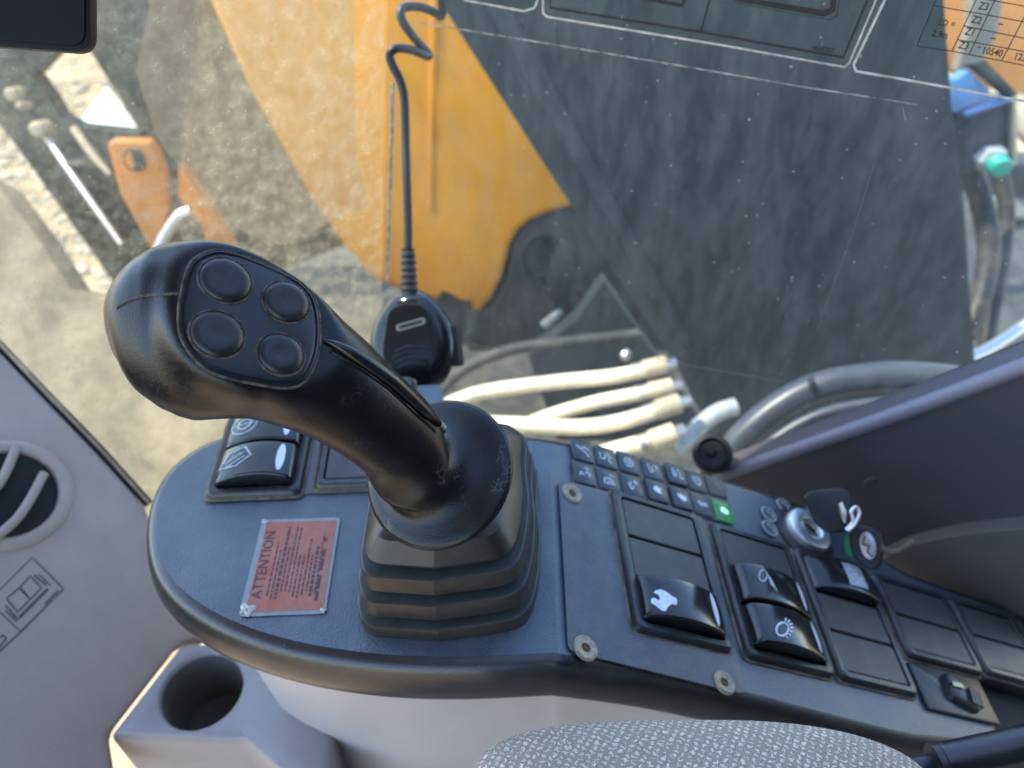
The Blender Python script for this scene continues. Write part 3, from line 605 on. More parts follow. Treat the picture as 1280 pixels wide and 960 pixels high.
mesh('pictogram', *merge(px_stroke([(8, 748), (24, 735), (38, 749), (22, 765)], 2.2, lproj, True), px_stroke([(25, 734), (38, 720), (52, 735), (38, 749)], 2.2, lproj, True),
     px_stroke([(7, 757), (23, 775)], 2.4, lproj), px_stroke([(7, 763), (21, 777)], 2, lproj), px_stroke([(43, 719), (58, 732)], 2.4, lproj), px_stroke([(49, 718), (63, 732)], 2, lproj),
     px_stroke([(24, 772), (60, 736)], 4, lproj)), M['greyink'], dk, 0)
mesh('pictogram', *px_stroke([(-10, 802), (4, 794), (8, 798), (-4, 812)], 2.4, lproj), M['greyink'], dk, 0)
mesh('small_print', *px_stroke([(56, 755), (73, 738)], 2.2, lproj), M['greyink'], dk, 0)
# cup holder
zc_ = on(225, 805, LP).z
CP_ = (V((0, 0, zc_)), V((0, 0, 1)))
c = thing('cup_holder', 'pale grey cup holder block with a dark round well at the lower left', 'cup holder', on(240, 900, CP_) - V((0, 0, .08)))
top = poly([(137, 918), (225, 805), (300, 800), (420, 870), (420, 1010), (352, 962), (312, 926)], CP_)
hc = on(252, 862, CP_); hr = 50 * (hc - CAM).dot(FWD) / F
# top plate with a true hole: ring of quads between outline and well
N_ = 48
def hit_outline(ang):
    d = V((math.cos(ang), math.sin(ang), 0)); best = None
    for i in range(len(top)):
        a, b = top[i] - hc, top[(i + 1) % len(top)] - hc
        den = d.x * (b.y - a.y) - d.y * (b.x - a.x)
        if abs(den) < 1e-9: continue
        t_ = (a.x * (b.y - a.y) - a.y * (b.x - a.x)) / den; s_ = (a.x * d.y - a.y * d.x) / den
        if t_ > 0 and -1e-6 <= s_ <= 1 + 1e-6 and (best is None or t_ < best): best = t_
    return hc + d * best
angs = sorted([2 * math.pi * k / N_ for k in range(N_)] + [math.atan2(p.y - hc.y, p.x - hc.x) % (2 * math.pi) for p in top])
outl = [hit_outline(a) for a in angs]; inn = [hc + V((math.cos(a), math.sin(a), 0)) * hr for a in angs]
inl = [p.lerp(hc, .03) for p in outl]
dz = lambda l, z: [p + V((0, 0, z)) for p in l]
sc = lambda k: [hc + (p - hc) * k for p in inn]
vs, fs = loft([dz(outl, -.12), dz(outl, -.010), dz([p.lerp(hc, .008) for p in outl], -.0055), dz([p.lerp(hc, .03) for p in outl], -.0018), dz([p.lerp(hc, .065) for p in outl], -.0003), [p.lerp(hc, .10) for p in outl], sc(1.06), dz(sc(1.01), -.001), dz(sc(.98), -.004)], cap=False)
mesh('block', vs, fs, M['cup'], c, smooth=50)
vs, fs = loft([dz(sc(.985), -.003), dz(sc(.97), -.02), dz(sc(.93), -.055), dz(sc(.88), -.058), dz(sc(.02), -.058)], cap=False)
mesh('well', vs, fs, M['well'], c)
# right wall and sill
c = thing('side_wall_trim', 'dark lilac wall trim rising to the right under the window', 'wall trim', on(1100, 800, WALL))
prism('wall_panel', poly([(903, 592), (960, 571), (1060, 536), (1160, 500), (1330, 436), (1340, 900), (880, 760)], WALL), -gn * .028, M['wall'], c, bev=.007, seg=4)
tube('sill_highlight', [on(x, y, lift(WALL, -.001)) for x, y in [(896, 597), (960, 574), (1060, 539), (1160, 503), (1340, 435)]], .0058, M['sill'], c, seg=16)  # added tube; its lighter blue paints the sill's highlight band
tube('window_seal', [on(x, y, lift(GL, .004)) for x, y in [(880, 592), (930, 573), (990, 552), (1060, 524), (1160, 484), (1330, 416)]], .0055, M['gasket'], c)
mesh('plug', *lathe(Fr(on(1089, 602, lift(WALL, .0005)), (1, 0, 0), (0, 0, 1), gn), [(11 * .5 / F, 0), (10 * .5 / F, .001), (.0003, .0014)], 20), M['wallgrey'], c)
bl = thing('seat_side_cover', 'smooth grey brown rounded cover behind the blank switches', 'cover', on(1200, 760, WALL))
BLP = lift(WALL, .012)
prism('cover_shell', [on(p.x, p.y, BLP) for p in round_poly([(1085, 712), (1125, 686), (1200, 668), (1340, 655), (1340, 800), (1200, 770)], [8, 20, 30, 5, 5, 10])], -gn * .02, M['wallgrey'], bl, bev=.005, seg=4)
kf = Fr(on(890, 566, lift(WALL, .006)), (1, 0, 0), (0, 0, 1), (CAM - on(890, 566, WALL)).normalized() + V((-.1, 0, .25)))
q = .62 / F
tag(mesh('rubber_stop', *lathe(kf, [(22 * q, -.022), (27 * q, -.014), (28 * q, -.006), (26 * q, 0), (20 * q, .002), (17 * q, -.001), (6 * q, -.002), (4 * q, .001), (.0004, .0015)], 32), M['gasket']), 'round black rubber stop where the window sill meets the console', 'rubber stop')

# ------------------------------------------------------------------ console shell
def foldz(x): return 0 if x <= XB else -(x - XB) * math.tan(TA)
near_px = [(176, 672), (186, 722), (209, 750), (261, 785), (318, 807), (374, 822), (479, 837), (580, 839), (692, 833)]
out2 = []
for x, y in near_px: p = on(x, y, POD); out2.append((p.x, p.y))
out2.append((XB, .1895))
for x, y in [(800, 848), (880, 866), (958, 886), (1024, 903), (1106, 924), (1145, 934)]:
    p = on(x, y, TILT); out2.append((p.x, p.y))
def tp(u, v): p = TF(u, v); return (p.x, p.y)
out2 += [tp(.338, .212), tp(.340, .262), tp(.352, .268), tp(.47, .272), tp(.47, .345), tp(.30, .345)]
for x, y in [(1045, 642), (980, 619), (926, 602), (890, 590), (860, 584), (800, 569), (762, 559), (725, 550)]:
    p = on(x, y, TILT); out2.append((p.x, p.y))
out2.append((XB, on(697, 544, POD).y))
for x, y in [(660, 540), (560, 534), (440, 530), (350, 530), (292, 533), (258, 544), (230, 558), (207, 576), (190, 600), (180, 632)]:
    p = on(x, y, POD); out2.append((p.x, p.y))
def densify(pts, d=.006):
    o = []; n = len(pts)
    for i in range(n):
        a = V(pts[i]); b = V(pts[(i + 1) % n]); k = max(1, int((b - a).length / d))
        for j in range(k): o.append(a.lerp(b, j / k))
    return o
dd = densify(out2)
for it in range(10):                                  # relax the corners, keeping the fold points
    dd = [p if abs(p.x - XB) < 1e-5 or p.x > .3 else (p * .5 + (dd[i - 1] + dd[(i + 1) % len(dd)]) * .25) if abs(dd[i - 1].x - XB) > 1e-5 and abs(dd[(i + 1) % len(dd)].x - XB) > 1e-5 else p for i, p in enumerate(dd)]
def inset(pts, d):
    o = []; n = len(pts)
    for i in range(n):
        t_ = (pts[(i + 1) % n] - pts[i - 1]).normalized(); o.append(pts[i] + V((-t_.y, t_.x)) * d)
    return o
area = sum(dd[i - 1].x * dd[i].y - dd[i].x * dd[i - 1].y for i in range(len(dd)))
sg = 1 if area > 0 else -1
cons = thing('control_console', 'black armrest control console with padded rim carrying joystick and switches', 'console', V((-.02, .26, -.33)))
def ring_at(i_, z): return [V((p.x, p.y, foldz(p.x) + z)) for p in inset(dd, sg * i_)]
rings = [ring_at(.0075, -.0002), ring_at(.0045, -.0009), ring_at(.0022, -.0026), ring_at(.0004, -.0058), ring_at(-.0012, -.0110), ring_at(-.0022, -.018), ring_at(-.0012, -.027), ring_at(.002, -.035), ring_at(.006, -.0405), ring_at(.018, -.043)]
vs, fs = loft(rings, cap=False)
mesh('rim', vs, fs, M['rim'], cons, smooth=50)
top0 = ring_at(.0075, -.0002)
il = [i for i, p in enumerate(dd) if abs(p.x - XB) < 1e-5]
a_, b_ = il[0], il[1]
half1 = list(range(a_, b_ + 1)); half2 = list(range(b_, len(dd))) + list(range(0, a_ + 1))
bmv = [p.copy() for p in top0]
mesh('top_panel', bmv, [half1, half2], M['console'], cons, smooth=0)
# pedestal
ped = [V((max(min(p.x, .20), -.172), p.y)) for p in inset(dd, sg * .016)]
def pr(z, k, sx): return [V((XB * 0 + (p.x + .03) * k - .03 + sx, (p.y - .27) * k + .27, foldz(min(q.x, .2)) * (1 if z > -.05 else .6) + z)) for p, q in zip(ped, dd)]
vs, fs = loft([pr(-.040, 1.0, 0), pr(-.06, .99, 0), pr(-.10, .97, .004), pr(-.20, .94, .010), pr(-.36, .90, .018)], cap=False)
mesh('pedestal', vs, fs, M['lilac2'], cons, smooth=60)

prism('rear_shade_plate', [TF(a, b, -.012) for a, b in [(.325, .14), (.56, .14), (.56, .285), (.335, .285)]], TF.z * -.004, M['dark'], cons)  # black plate put in to paint the shade of the rear gap
# raised screwed plate with the first switch bank
u0 = .003
cp = [(.0045, .2015), (.0045, .3085), (.062, .3155), (.1155, .3235), (.1185, .198), (.060, .194)]
pts = [TF(p.x, p.y, .0005) for p in round_poly([(.0045, .1985), (.1185, .2005), (.1175, .3230), (.0045, .3130)], .006, 5)]
prism('screwed_plate', pts, TF.z * .0016, M['plate'], cons, bev=.0006)
for (x, y) in [(715, 617), (732, 810), (905, 853)]:
    p = on(x, y, lift(TILT, .0022)); sf = Fr(p, TF.x, TF.y, TF.z)
    s_ = mesh('screw', *lathe(sf, [(.0072, -.0004), (.0070, .0006), (.0060, .0012), (.0040, .0008), (.0026, .0006), (.0022, -.0008), (.0003, -.0010)], 24), M['screw'], cons)
    mesh('socket', *lathe(sf, [(.0023, .0004), (.0020, .0006), (.0003, .0005)], 6), M['rust'], s_, smooth=0)

# ------------------------------------------------------------------ switch banks
def rocker_h(x, L, h0, tilt): return h0 + tilt * x / L - .0062 * (2 * x / L) ** 2
def make_bank(fr, w, h, n, items, name, label, group='rocker switch banks'):
    """fr: frame at the bank centre on the panel; slots counted from the near (low y) end"""
    b = thing(name, label, 'switch bank', fr(0, 0, 0), group)
    rim_, hh = .0048, .0048
    vs, fs = stack(fr, [(w + .002, h + .002, .005, -.0003), (w, h, .005, .0022), (w - .0012, h - .0012, .0045, .0040), (w - .0032, h - .0032, .004, hh), (w - 2 * rim_, h - 2 * rim_, .003, hh - .0002), (w - 2 * rim_ - .0006, h - 2 * rim_ - .0006, .003, hh - .0012), (w - 2 * rim_ - .0006, h - 2 * rim_ - .0006, .003, .0002)], cap=False)
    mesh('frame', vs, fs, M['frame'], b, smooth=40)
    mesh('recess', *stack(fr, [(w - 2 * rim_, h - 2 * rim_, .002, -.0002), (w - 2 * rim_, h - 2 * rim_, .002, .0004)]), M['recess'], b)
    sm_ = random.uniform(.0010, .0018)
    mesh('dirt_seam', *stack(fr, [(w + .0026 + sm_, h + .0024 + sm_ * .6, .005, .0001), (w + .0010, h + .0010, .005, .0009)], cap=False), M['seam'], b)
    sl = (h - 2 * rim_ - .001) / n; wl = w - 2 * rim_ - .001
    for i, it in enumerate(items):
        cy = -h / 2 + rim_ + .0005 + sl * (i + .5)
        f2 = fr.sub(0, cy, 0)
        if it is None:
            zz = random.uniform(.0030, .0036)
            mesh('blank_cover', *stack(f2, [(wl - .0010, sl - .0016, .0015, .0004), (wl - .0010, sl - .0016, .0015, zz), (wl - .0022, sl - .0028, .0012, zz + .0006)]), M['blank'], b)
            continue
        tilt = it.get('tilt', .004); L = wl + .0018; W = sl - .0022; h0 = it.get('h', .0125) + .0012
        nu, nv = 24, 10; loops = []
        prof = [(-1, -.010), (-1, -.0024), (-.985, -.0010), (-.95, -.0002)] + [(-.9 + 1.8 * k / nv, .0006 * (1 - (-1 + 2 * k / nv) ** 2)) for k in range(nv + 1)] + [(.95, -.0002), (.985, -.0010), (1, -.0024), (1, -.010)]
        for k in range(nu + 1):
            s = -1 + 2 * k / nu; x = s * L / 2; e = max(0, abs(s) - .93) / .07
            hz = rocker_h(x, L, h0, tilt) - .0028 * e * e
            loops.append([f2(x, a * W / 2 * (1 - .02 * e), max(.001, hz + z)) for a, z in prof])
        vs, fs = loft(loops, cap=True, closed=False)
        r_ = mesh('rocker', vs, fs, M['gloss'], b, smooth=50)
        def pr_(x, y, l, f2=f2, L=L, W=W, h0=h0, tilt=tilt): return f2(x, y, rocker_h(x, L, h0, tilt) + .0006 * (1 - (2 * y / W) ** 2) + .0002 + l)
        def frompx(x, y, f2=f2, h0=h0):
            p = f2.inv(on(x, y, (f2(0, 0, h0), f2.z))); return (p[0], p[1])
        if 'icon' in it: mesh('symbol', *it['icon'](pr_, frompx), it.get('imat', M['white']), r_, 0)
        if it.get('lens', True):
            lx = L * .335
            mesh('indicator_lens', *fill_geo(circle2(lx, 0, .0024, 20, W * .40), pr_, .0003), M['lens'], r_, 0)
    return b
def icon_hand(pr, fx):
    z = [(515, 180), (525, 162), (560, 160), (600, 185), (640, 225), (672, 245), (680, 280), (672, 298), (640, 285), (620, 300), (600, 335), (575, 325), (540, 290), (500, 250), (500, 225), (515, 215), (550, 245), (560, 240), (545, 200)]
    return fill_geo([fx(740 + a / 6.4, 710 + b / 6.4) for a, b in z], pr)
def icon_lamp(pr, fx):
    g = [stroke_geo([fx(950 + 5 * math.cos(a) * .9 + 3, 720 + 7 * math.sin(a)) for a in [k * math.pi / 6 for k in range(12)]], .0009, pr, True)]
    for k in range(5): g.append(stroke_geo([fx(957 + k * 1.0, 717 + k * 3.0), fx(964 + k * 1.6, 728 + k * 3.2)], .0008, pr))
    return merge(*g)
def icon_beam(pr, fx):
    c0 = (977, 787); g = [stroke_geo([fx(c0[0] + 7 * math.cos(a), c0[1] + 8 * math.sin(a)) for a in [k * math.pi / 7 for k in range(14)]], .0010, pr, True)]
    for k in range(7):
        a = -1.25 + k * .38; g.append(stroke_geo([fx(c0[0] + 9 * math.cos(a), c0[1] + 10 * math.sin(a)), fx(c0[0] + 13 * math.cos(a), c0[1] + 14 * math.sin(a))], .0009, pr))
    return merge(*g)
def icon_box(pr, fx): return merge(grid_fill(-.003, .014, -.009, .009, pr))
def icon_globe(pr, fx):
    g = [stroke_geo(circle2(-.012, .001, .0085, 18, .0085), .0008, pr, True), stroke_geo(circle2(-.012, .001, .0045, 10, .0045), .0012, pr, True), stroke_geo([(-.019, .001), (-.005, .001)], .0008, pr)]
    return merge(*g)
def icon_boom(pr, fx):
    return merge(stroke_geo([(-.021, -.005), (-.017, .006), (-.007, .009), (-.002, .001), (-.010, -.006)], .0010, pr, True), stroke_geo([(-.018, -.002), (-.008, .004)], .0008, pr), stroke_geo([(-.016, -.005), (-.006, .001)], .0008, pr))
RS = math.radians(2.6)
def tbank(u0_, u1_, v0_, v1_, n, items, name, label, rot=RS):
    return make_bank(TF.sub((u0_ + u1_) / 2, (v0_ + v1_) / 2, .0018 if u0_ < .1 else .0004, rot), u1_ - u0_, v1_ - v0_, n, items, name, label)
tbank(.0440, .1105, .2215, .3185, 3, [dict(icon=icon_hand, tilt=-.001), None, None], 'switch_bank', 'three slot switch bank with one white hand symbol rocker, nearest to the joystick boot')
tbank(.1225, .1895, .2255, .3215, 3, [dict(icon=icon_beam, tilt=-.005, h=.0135, imat=M['white']), dict(icon=icon_lamp, tilt=-.005, h=.0135, imat=M['pale']), None], 'switch_bank', 'three slot switch bank with two lamp symbol rockers side by side')
tbank(.1945, .2610, .2290, .3245, 3, [None, None, dict(icon=icon_box, lens=False, tilt=.004, h=.0120, imat=M['pale'])], 'switch_bank', 'three slot switch bank with a pale square symbol rocker below the ignition lock')
tbank(.2680, .3420, .2620, .3270, 2, [None, None], 'switch_bank', 'two slot bank of blank covers right of the square symbol rocker')
tbank(.3470, .4180, .2680, .3300, 2, [None, None], 'switch_bank', 'two slot bank of blank covers farthest right but one')
tbank(.4230, .4700, .2710, .3330, 2, [None, None], 'switch_bank', 'sliver of a blank switch bank cut by the right edge')
# dial below the fourth bank
df = TF.sub(.303, .2425, .0004, RS)
dl = thing('dial_switch', 'small ribbed black dial on a square plate at the rear of the console', 'dial', df(0, 0))
mesh('base_plate', *stack(df, [(.068, .032, .002, 0), (.068, .032, .002, .0018), (.066, .030, .002, .0024)]), M['frame'], dl)
mesh('knob', *stack(df.sub(.004, 0, 0, -.30), [(.026, .020, .004, .002), (.025, .019, .004, .0062), (.021, .015, .003, .0074)]), M['frame'], dl, smooth=30)
mesh('pointer', *stack(df.sub(-.003, .002), [(.011, .004, .001, .006), (.010, .003, .001, .0090)]), M['gloss'], dl)
for k in range(5): mesh('rib', *stack(df.sub(.006 + k * .0030, -.0035, 0, -.30), [(.0014, .013, .0005, .002), (.001, .012, .0004, .0098 - k * .0006)]), M['frame'], dl)

# pod banks, front left
p0, p1, p2 = on(258, 627, POD), on(376, 622, POD), on(391, 553, POD)
ex = (p1 - p0).normalized(); pw = (p1 - p0).length; ey = V((-ex.y, ex.x, 0)); ph = .098
pf = Fr((p0 + ex * pw / 2 + ey * ph / 2), ex, ey)
pbase = pf.sub(.045, 0)
prism('bank_plinth', [pbase(p.x, p.y, .0001) for p in rrect(pw * 2 + .022, ph - .004, .006)], V((0, 0, .0009)), M['console'], cons, bev=.0004)
make_bank(pf.sub(0, 0, .0012), pw, ph, 3, [dict(icon=icon_boom, tilt=.0035, h=.014, imat=M['pale']), dict(icon=icon_globe, tilt=.0035, h=.014, imat=M['pale']), dict(tilt=.0035, h=.014, lens=True)], 'switch_bank', 'bank of glossy rocker switches under the joystick head')
make_bank(pf.sub(pw + .008, .0035, .0012), pw, ph, 3, [None, None, None], 'switch_bank', 'bank of blank covers between the front rockers and the joystick collar')

# ------------------------------------------------------------------ keypad
kp = [on(x, y, TILT) for x, y in [(714, 554), (908, 604), (914, 655), (712, 606)]]
KO = TF.inv(kp[0]); 
kb = thing('keypad', 'membrane keypad with two rows of pale symbol keys and one green lit key', 'keypad', on(810, 605, TILT))
kpl = [TF(p.x, p.y, .0004) for p in round_poly([TF.inv(on(x, y, TILT))[:2] for x, y in [(714, 607), (912, 656), (907, 605), (716, 554)]], .003)]
prism('backing', kpl, TF.z * .0008, M['keyback'], kb, bev=.0003)
keys = [(726, 566), (755, 574), (783, 581), (813, 589), (842, 596.5), (868, 604), (892, 610), (728, 594), (758, 602), (788, 609), (818, 617), (848, 626), (875, 633), (902, 641)]
random.seed(3)
def glyph(i, k, pr):
    g = []
    if i == 6: return None
    S = .0052
    st = [
     [[(-.9, .6), (-.2, .2), (.3, .6), (.8, .2)], [(-.6, .1), (.2, -.2), (.7, -.9)], [(-.9, .2), (-.3, 0)]],
     [[(-.9, .5), (-.9, -.5), (-.3, -.5)], [(-.2, .5), (-.2, -.5)], [(.3, .8), (.3, -.9), (.7, -.9)], [(.1, 0), (.8, 0)]],
     [[(-.7, 0), (-.4, .6), (.3, .6), (.7, 0), (.3, -.7), (-.4, -.7), (-.7, 0)], [(-.4, 0), (.4, 0)], [(0, .4), (0, -.5)]],
     [[(-.8, .7), (-.5, -.7), (0, -.4), (-.2, .3)], [(.2, .6), (.8, .5), (.5, -.1)]],
     [[(-.7, .8), (-.7, -.8)], [(-.3, .5), (-.3, -.7)], [(.2, .8), (.4, -.8), (.9, -.6)], [(.2, 0), (.7, .1)]],
     [[(-.6, .5), (.5, .6), (.6, -.2), (0, -.8), (-.5, -.2), (-.6, .5)], [(-.2, .2), (.3, 0)]],
     [],
     [[(-.8, -.6), (-.5, 0), (-.1, -.5)], [(.1, .1), (.8, .0), (.5, -.6)], [(0, .7), (.6, .8), (.4, .4)]],
     [[(-.8, -.8), (-.6, 0), (.3, .1), (.8, -.7), (-.8, -.8)], [(-.3, -.4), (.3, -.4)], [(.2, .7), (.8, .5)]],
     [[(-.7, .2), (-.3, -.9), (.1, -.2)], [(-.2, .4), (-.4, -.2)], [(.3, .7), (.8, .5), (.4, .2), (.3, .7)]]]
    if i in (10, 11, 12, 13):
        blobs = {10: [(-.7, .0, .0), ], 11: [], 12: [], 13: []}
        pl = {10: [(-.8, .1), (-.2, .6), (.4, .3), (.7, .4), (.3, -.1), (.6, -.6), (-.1, -.5), (-.6, -.3)], 11: [(-.8, .3), (-.2, .5), (.6, .2), (.7, -.3), (.1, -.7), (-.5, -.2)],
              12: [(-.9, .3), (-.4, .5), (0, .1), (.5, .4), (.9, 0), (.6, -.4), (.1, -.3), (-.4, -.5)], 13: [(-.7, -.3), (-.5, .4), (.1, .6), (.7, .1), (.6, -.5), (0, -.6)]}[i]
        return fill_geo([(x * S, y * S) for x, y in pl], pr)
    for l in st[i]: g.append(stroke_geo([(x * S, y * S) for x, y in l], .0014, pr))
    return merge(*g)
for i, (x, y) in enumerate(keys):
    u, v, _ = TF.inv(on(x, y, TILT)); kfz = TF.sub(u, v, .0012, math.radians(5))
    up_ = .0030 if i in (10, 11, 4) else .0016
    ko = mesh('key', *stack(kfz, [(.0160, .0178, .0014, -.0002), (.0158, .0176, .0014, up_ - .0006), (.0142, .0160, .0012, up_)]), M['keylit'] if i == 13 else (M['keyback'] if i in (5, 6, 12) else M['key']), kb)
    gg = glyph(i, kfz, lambda a, b, l, f=kfz, z=up_: f(a, b, z + l))
    if gg: mesh('symbol', *gg, M['litglyph'] if i == 13 else (M['white'] if i in (10, 11) else M['pale']), ko, 0)

# round plate right of keypad with three little lamps, ignition lock
igp = on(1011, 662, lift(TILT, .006)); IF = Fr(igp, TF.x, TF.y, TF.z)
for x, y, lb in [(979, 633, 'highest of three small round symbol buttons beside the ignition lock'), (960, 643.5, 'middle of three small round symbol buttons beside the ignition lock'), (961, 661, 'lowest of three small round symbol buttons beside the ignition lock')]:
    f_ = Fr(on(x, y, lift(TILT, .0004)), TF.x, TF.y, TF.z)
    s_ = thing('round_symbol_button', lb, 'button', f_(0, 0), 'small round buttons beside the ignition lock')
    mesh('button_cap', *lathe(f_, [(.0068, 0), (.0066, .0008), (.0056, .0011), (.0003, .0011)], 24), M['keyback'], s_)
    mesh('symbol_ring', *lathe(f_, [(.0066, .0009), (.0064, .0013), (.0058, .0013), (.0056, .0009)], 24, cap=False), M['pale'], s_)
    mesh('symbol', *stroke_geo([(-.002, .003), (.003, 0), (.0028, -.003)], .0009, lambda a, b, l, f=f_: f(a, b, .0013 + l)), M['pale'], s_, 0)
lk = thing('ignition_lock', 'bright silver ring ignition lock at the far side of the console', 'ignition lock', IF(0, 0, -.006))
mesh('lock_base', *lathe(IF, [(.026, -.0058), (.0255, -.0048), (.022, -.0042), (.0185, -.0040)], 40, cap=False), M['frame'], lk)
mesh('lock_ring', *lathe(IF, [(.0175, -.006), (.0178, .000), (.0170, .0024), (.0140, .0036), (.0100, .0034), (.0085, .0022), (.0080, -.001)], 48, cap=False), M['chrome'], lk)
mesh('lock_cylinder', *lathe(IF, [(.0082, -.004), (.0080, .0010), (.0070, .0016), (.0003, .0016)], 32), M['brass'], lk)
mesh('key_slot', *stack(IF.sub(0, 0, 0, -.5), [(.0105, .0030, .001, .0010), (.0100, .0026, .001, .0020)]), M['dark'], lk)
# keys hanging by the lock
def keyat(px, z): return at(px[0], px[1], z)
zk = .535
kn = (CAM - keyat((1040, 640), zk)).normalized()
KPn = (keyat((1040, 640), zk), (kn + V((.1, -.1, .2))).normalized())
kk = thing('ignition_key', 'black headed key with steel blade standing beside the ignition lock', 'key', keyat((1030, 662), zk))
hp = [on(p.x, p.y, KPn) for p in round_poly([(1004, 622), (1012, 613), (1052, 609), (1066, 616), (1068, 640), (1060, 664), (1036, 668), (1018, 652)], [8, 8, 10, 10, 14, 10, 14, 10])]
prism('key_head', hp, -KPn[1] * .009, M['fob'], kk, bev=.002, seg=3)
prism('key_blade', [on(x, y, lift(KPn, .0016)) for x, y in [(1047, 630), (1053, 627), (1059, 641), (1058, 655), (1054, 652)]], -KPn[1] * .003, M['brass'], kk, bev=.0006)
tube('key_ring', [on(x, y, lift(KPn, z)) for x, y, z in [(1058, 662, .002), (1066, 652, .004), (1064, 640, .005), (1070, 634, .004), (1074, 642, .003), (1068, 656, .004), (1060, 664, .004)]], .0013, M['chrome'], kk, seg=8)
fb = thing('key_fob', 'dark oval key fob with a worn silver emblem hanging below the key', 'key fob', keyat((1085, 708), zk))
FP = (keyat((1084, 684), zk - .004), (KPn[1] + V((-.15, 0, 0))).normalized())
prism('fob_body', [on(p.x, p.y, FP) for p in round_poly([(1062, 660), (1084, 655), (1100, 664), (1106, 690), (1100, 710), (1088, 713), (1070, 702), (1062, 682)], 12)], -FP[1] * .008, M['fob'], fb, bev=.0022, seg=3)
em = [on(1085 + 10 * math.cos(a) + 3 * math.sin(a), 682 + 17 * math.sin(a), lift(FP, .0003)) for a in [2 * math.pi * k / 24 for k in range(24)]]
prism('emblem', em, FP[1] * .0008, M['silver'], fb, bev=.0003)
mesh('emblem_mark', *stroke_geo([(1081, 670), (1078, 680), (1087, 682), (1084, 690), (1091, 696)], 2.2, lambda x, y, l: on(x, y, lift(FP, .0014 + l))), M['fob'], fb, 0)
tg = thing('key_tag', 'small green plastic tag between key and fob', 'tag', keyat((1064, 692), zk))
GP = (keyat((1063, 680), zk + .002), KPn[1])
prism('tag_body', [on(x, y, GP) for x, y in [(1055, 668), (1066, 666), (1073, 690), (1064, 697), (1057, 690)]], -KPn[1] * .003, M['green'], tg, bev=.0006)
tag(tube('tag_cord', [on(x, y, lift(KPn, -.004)) for x, y in [(1100, 684), (1114, 690), (1128, 686), (1142, 676)]], .0022, M['olive'], n=6), 'short dull olive cord end right of the key fob', 'cord')

# ------------------------------------------------------------------ warning label on the pod
lc = [on(x, y, lift(POD, .0004)) for x, y in [(298, 771), (407, 767), (430, 641), (331, 650)]]
lx = (lc[1] - lc[0]).normalized(); LFm = Fr(lc[0], lx, V((-lx.y, lx.x, 0)))
w_, h_ = (lc[1] - lc[0]).length, (lc[3] - lc[0]).length
lb = thing('warning_label', 'faded red warning label in clear film, corners peeling, beside the joystick boot', 'label', LFm(w_ / 2, h_ / 2, 0))
lf = LFm.sub(w_ / 2, h_ / 2)
mesh('film', *stack(lf, [(w_, h_, .003, -.0002), (w_, h_, .003, .0003)]), M['film'], lb, smooth=0)
mesh('paper', *stack(lf.sub(.0006, 0), [(w_ - .0050, h_ - .0044, .002, .0003), (w_ - .0050, h_ - .0044, .002, .00045)]), M['label'], lb, smooth=0)
tf_ = Fr(lf(-w_ / 2 + .0095, -h_ / 2 + .010, .0004), lf.y, -lf.x)
mesh('lettering', *text_geo('ATTENTION', .0080, tf_, 0, 0), M['labelink'], lb, 0)
random.seed(11)
bars = []
for k in range(12):
    x0 = -w_ / 2 + .0125 + k * .0023; y_ = -h_ / 2 + .009 + random.uniform(0, .006)
    end = h_ / 2 - random.uniform(.006, .026) if k not in (2, 5) else h_ / 2 - .006
    while y_ < end:
        l_ = random.uniform(.0012, .0045)
        bars.append(stroke_geo([(x0, y_), (x0, min(y_ + l_, end))], .0010 if k not in (2, 10) else .0017, lambda a, b, l: lf(a, b, .00052 + l), sub=1, thick=0)); y_ += l_ + .0008
mesh('small_print', *merge(*bars), M['labelink'], lb, 0)
mesh('small_print', *merge(*[stroke_geo([(w_ / 2 - .0062, a), (w_ / 2 - .0062, b)], .0019, lambda a, b, l: lf(a, b, .00052 + l), sub=1, thick=0) for a, b in [(-.024, -.018), (-.017, -.008), (-.005, .003), (.004, .009), (.014, .017)]]), M['labelink'], lb, 0)
for (sx, sy, k) in [(-1, -1, 1.25), (-1, 1, .6), (1, -1, .5)]:
    pc = lf(sx * (w_ / 2 - .003 * k), sy * (h_ / 2 - .003 * k), .0006)
    f_ = Fr(pc, lf.x, lf.y)
    g = loft([[f_((.0030 + .0011 * math.sin(a * 3 + k) + .0006 * math.sin(a * 5)) * k * s * math.cos(a) - .001 * sx * 0, (.0034 + .0014 * math.cos(a * 2 + .6) + .0006 * math.sin(a * 4)) * k * s * math.sin(a), z * k * (1 + .5 * math.sin(a * 2))) for a in [2 * math.pi * j / 20 for j in range(20)]] for s, z in [(1, -.0003), (.95, .0002), (.6, .0007), (.1, .0006)]])
    mesh('peeled_corner', *g, M['peel'], lb)

# ------------------------------------------------------------------ joystick
js = thing('joystick', 'worn black joystick with four thumb buttons, collar and ribbed rubber boot', 'joystick', V((-.033, .247, 0)))
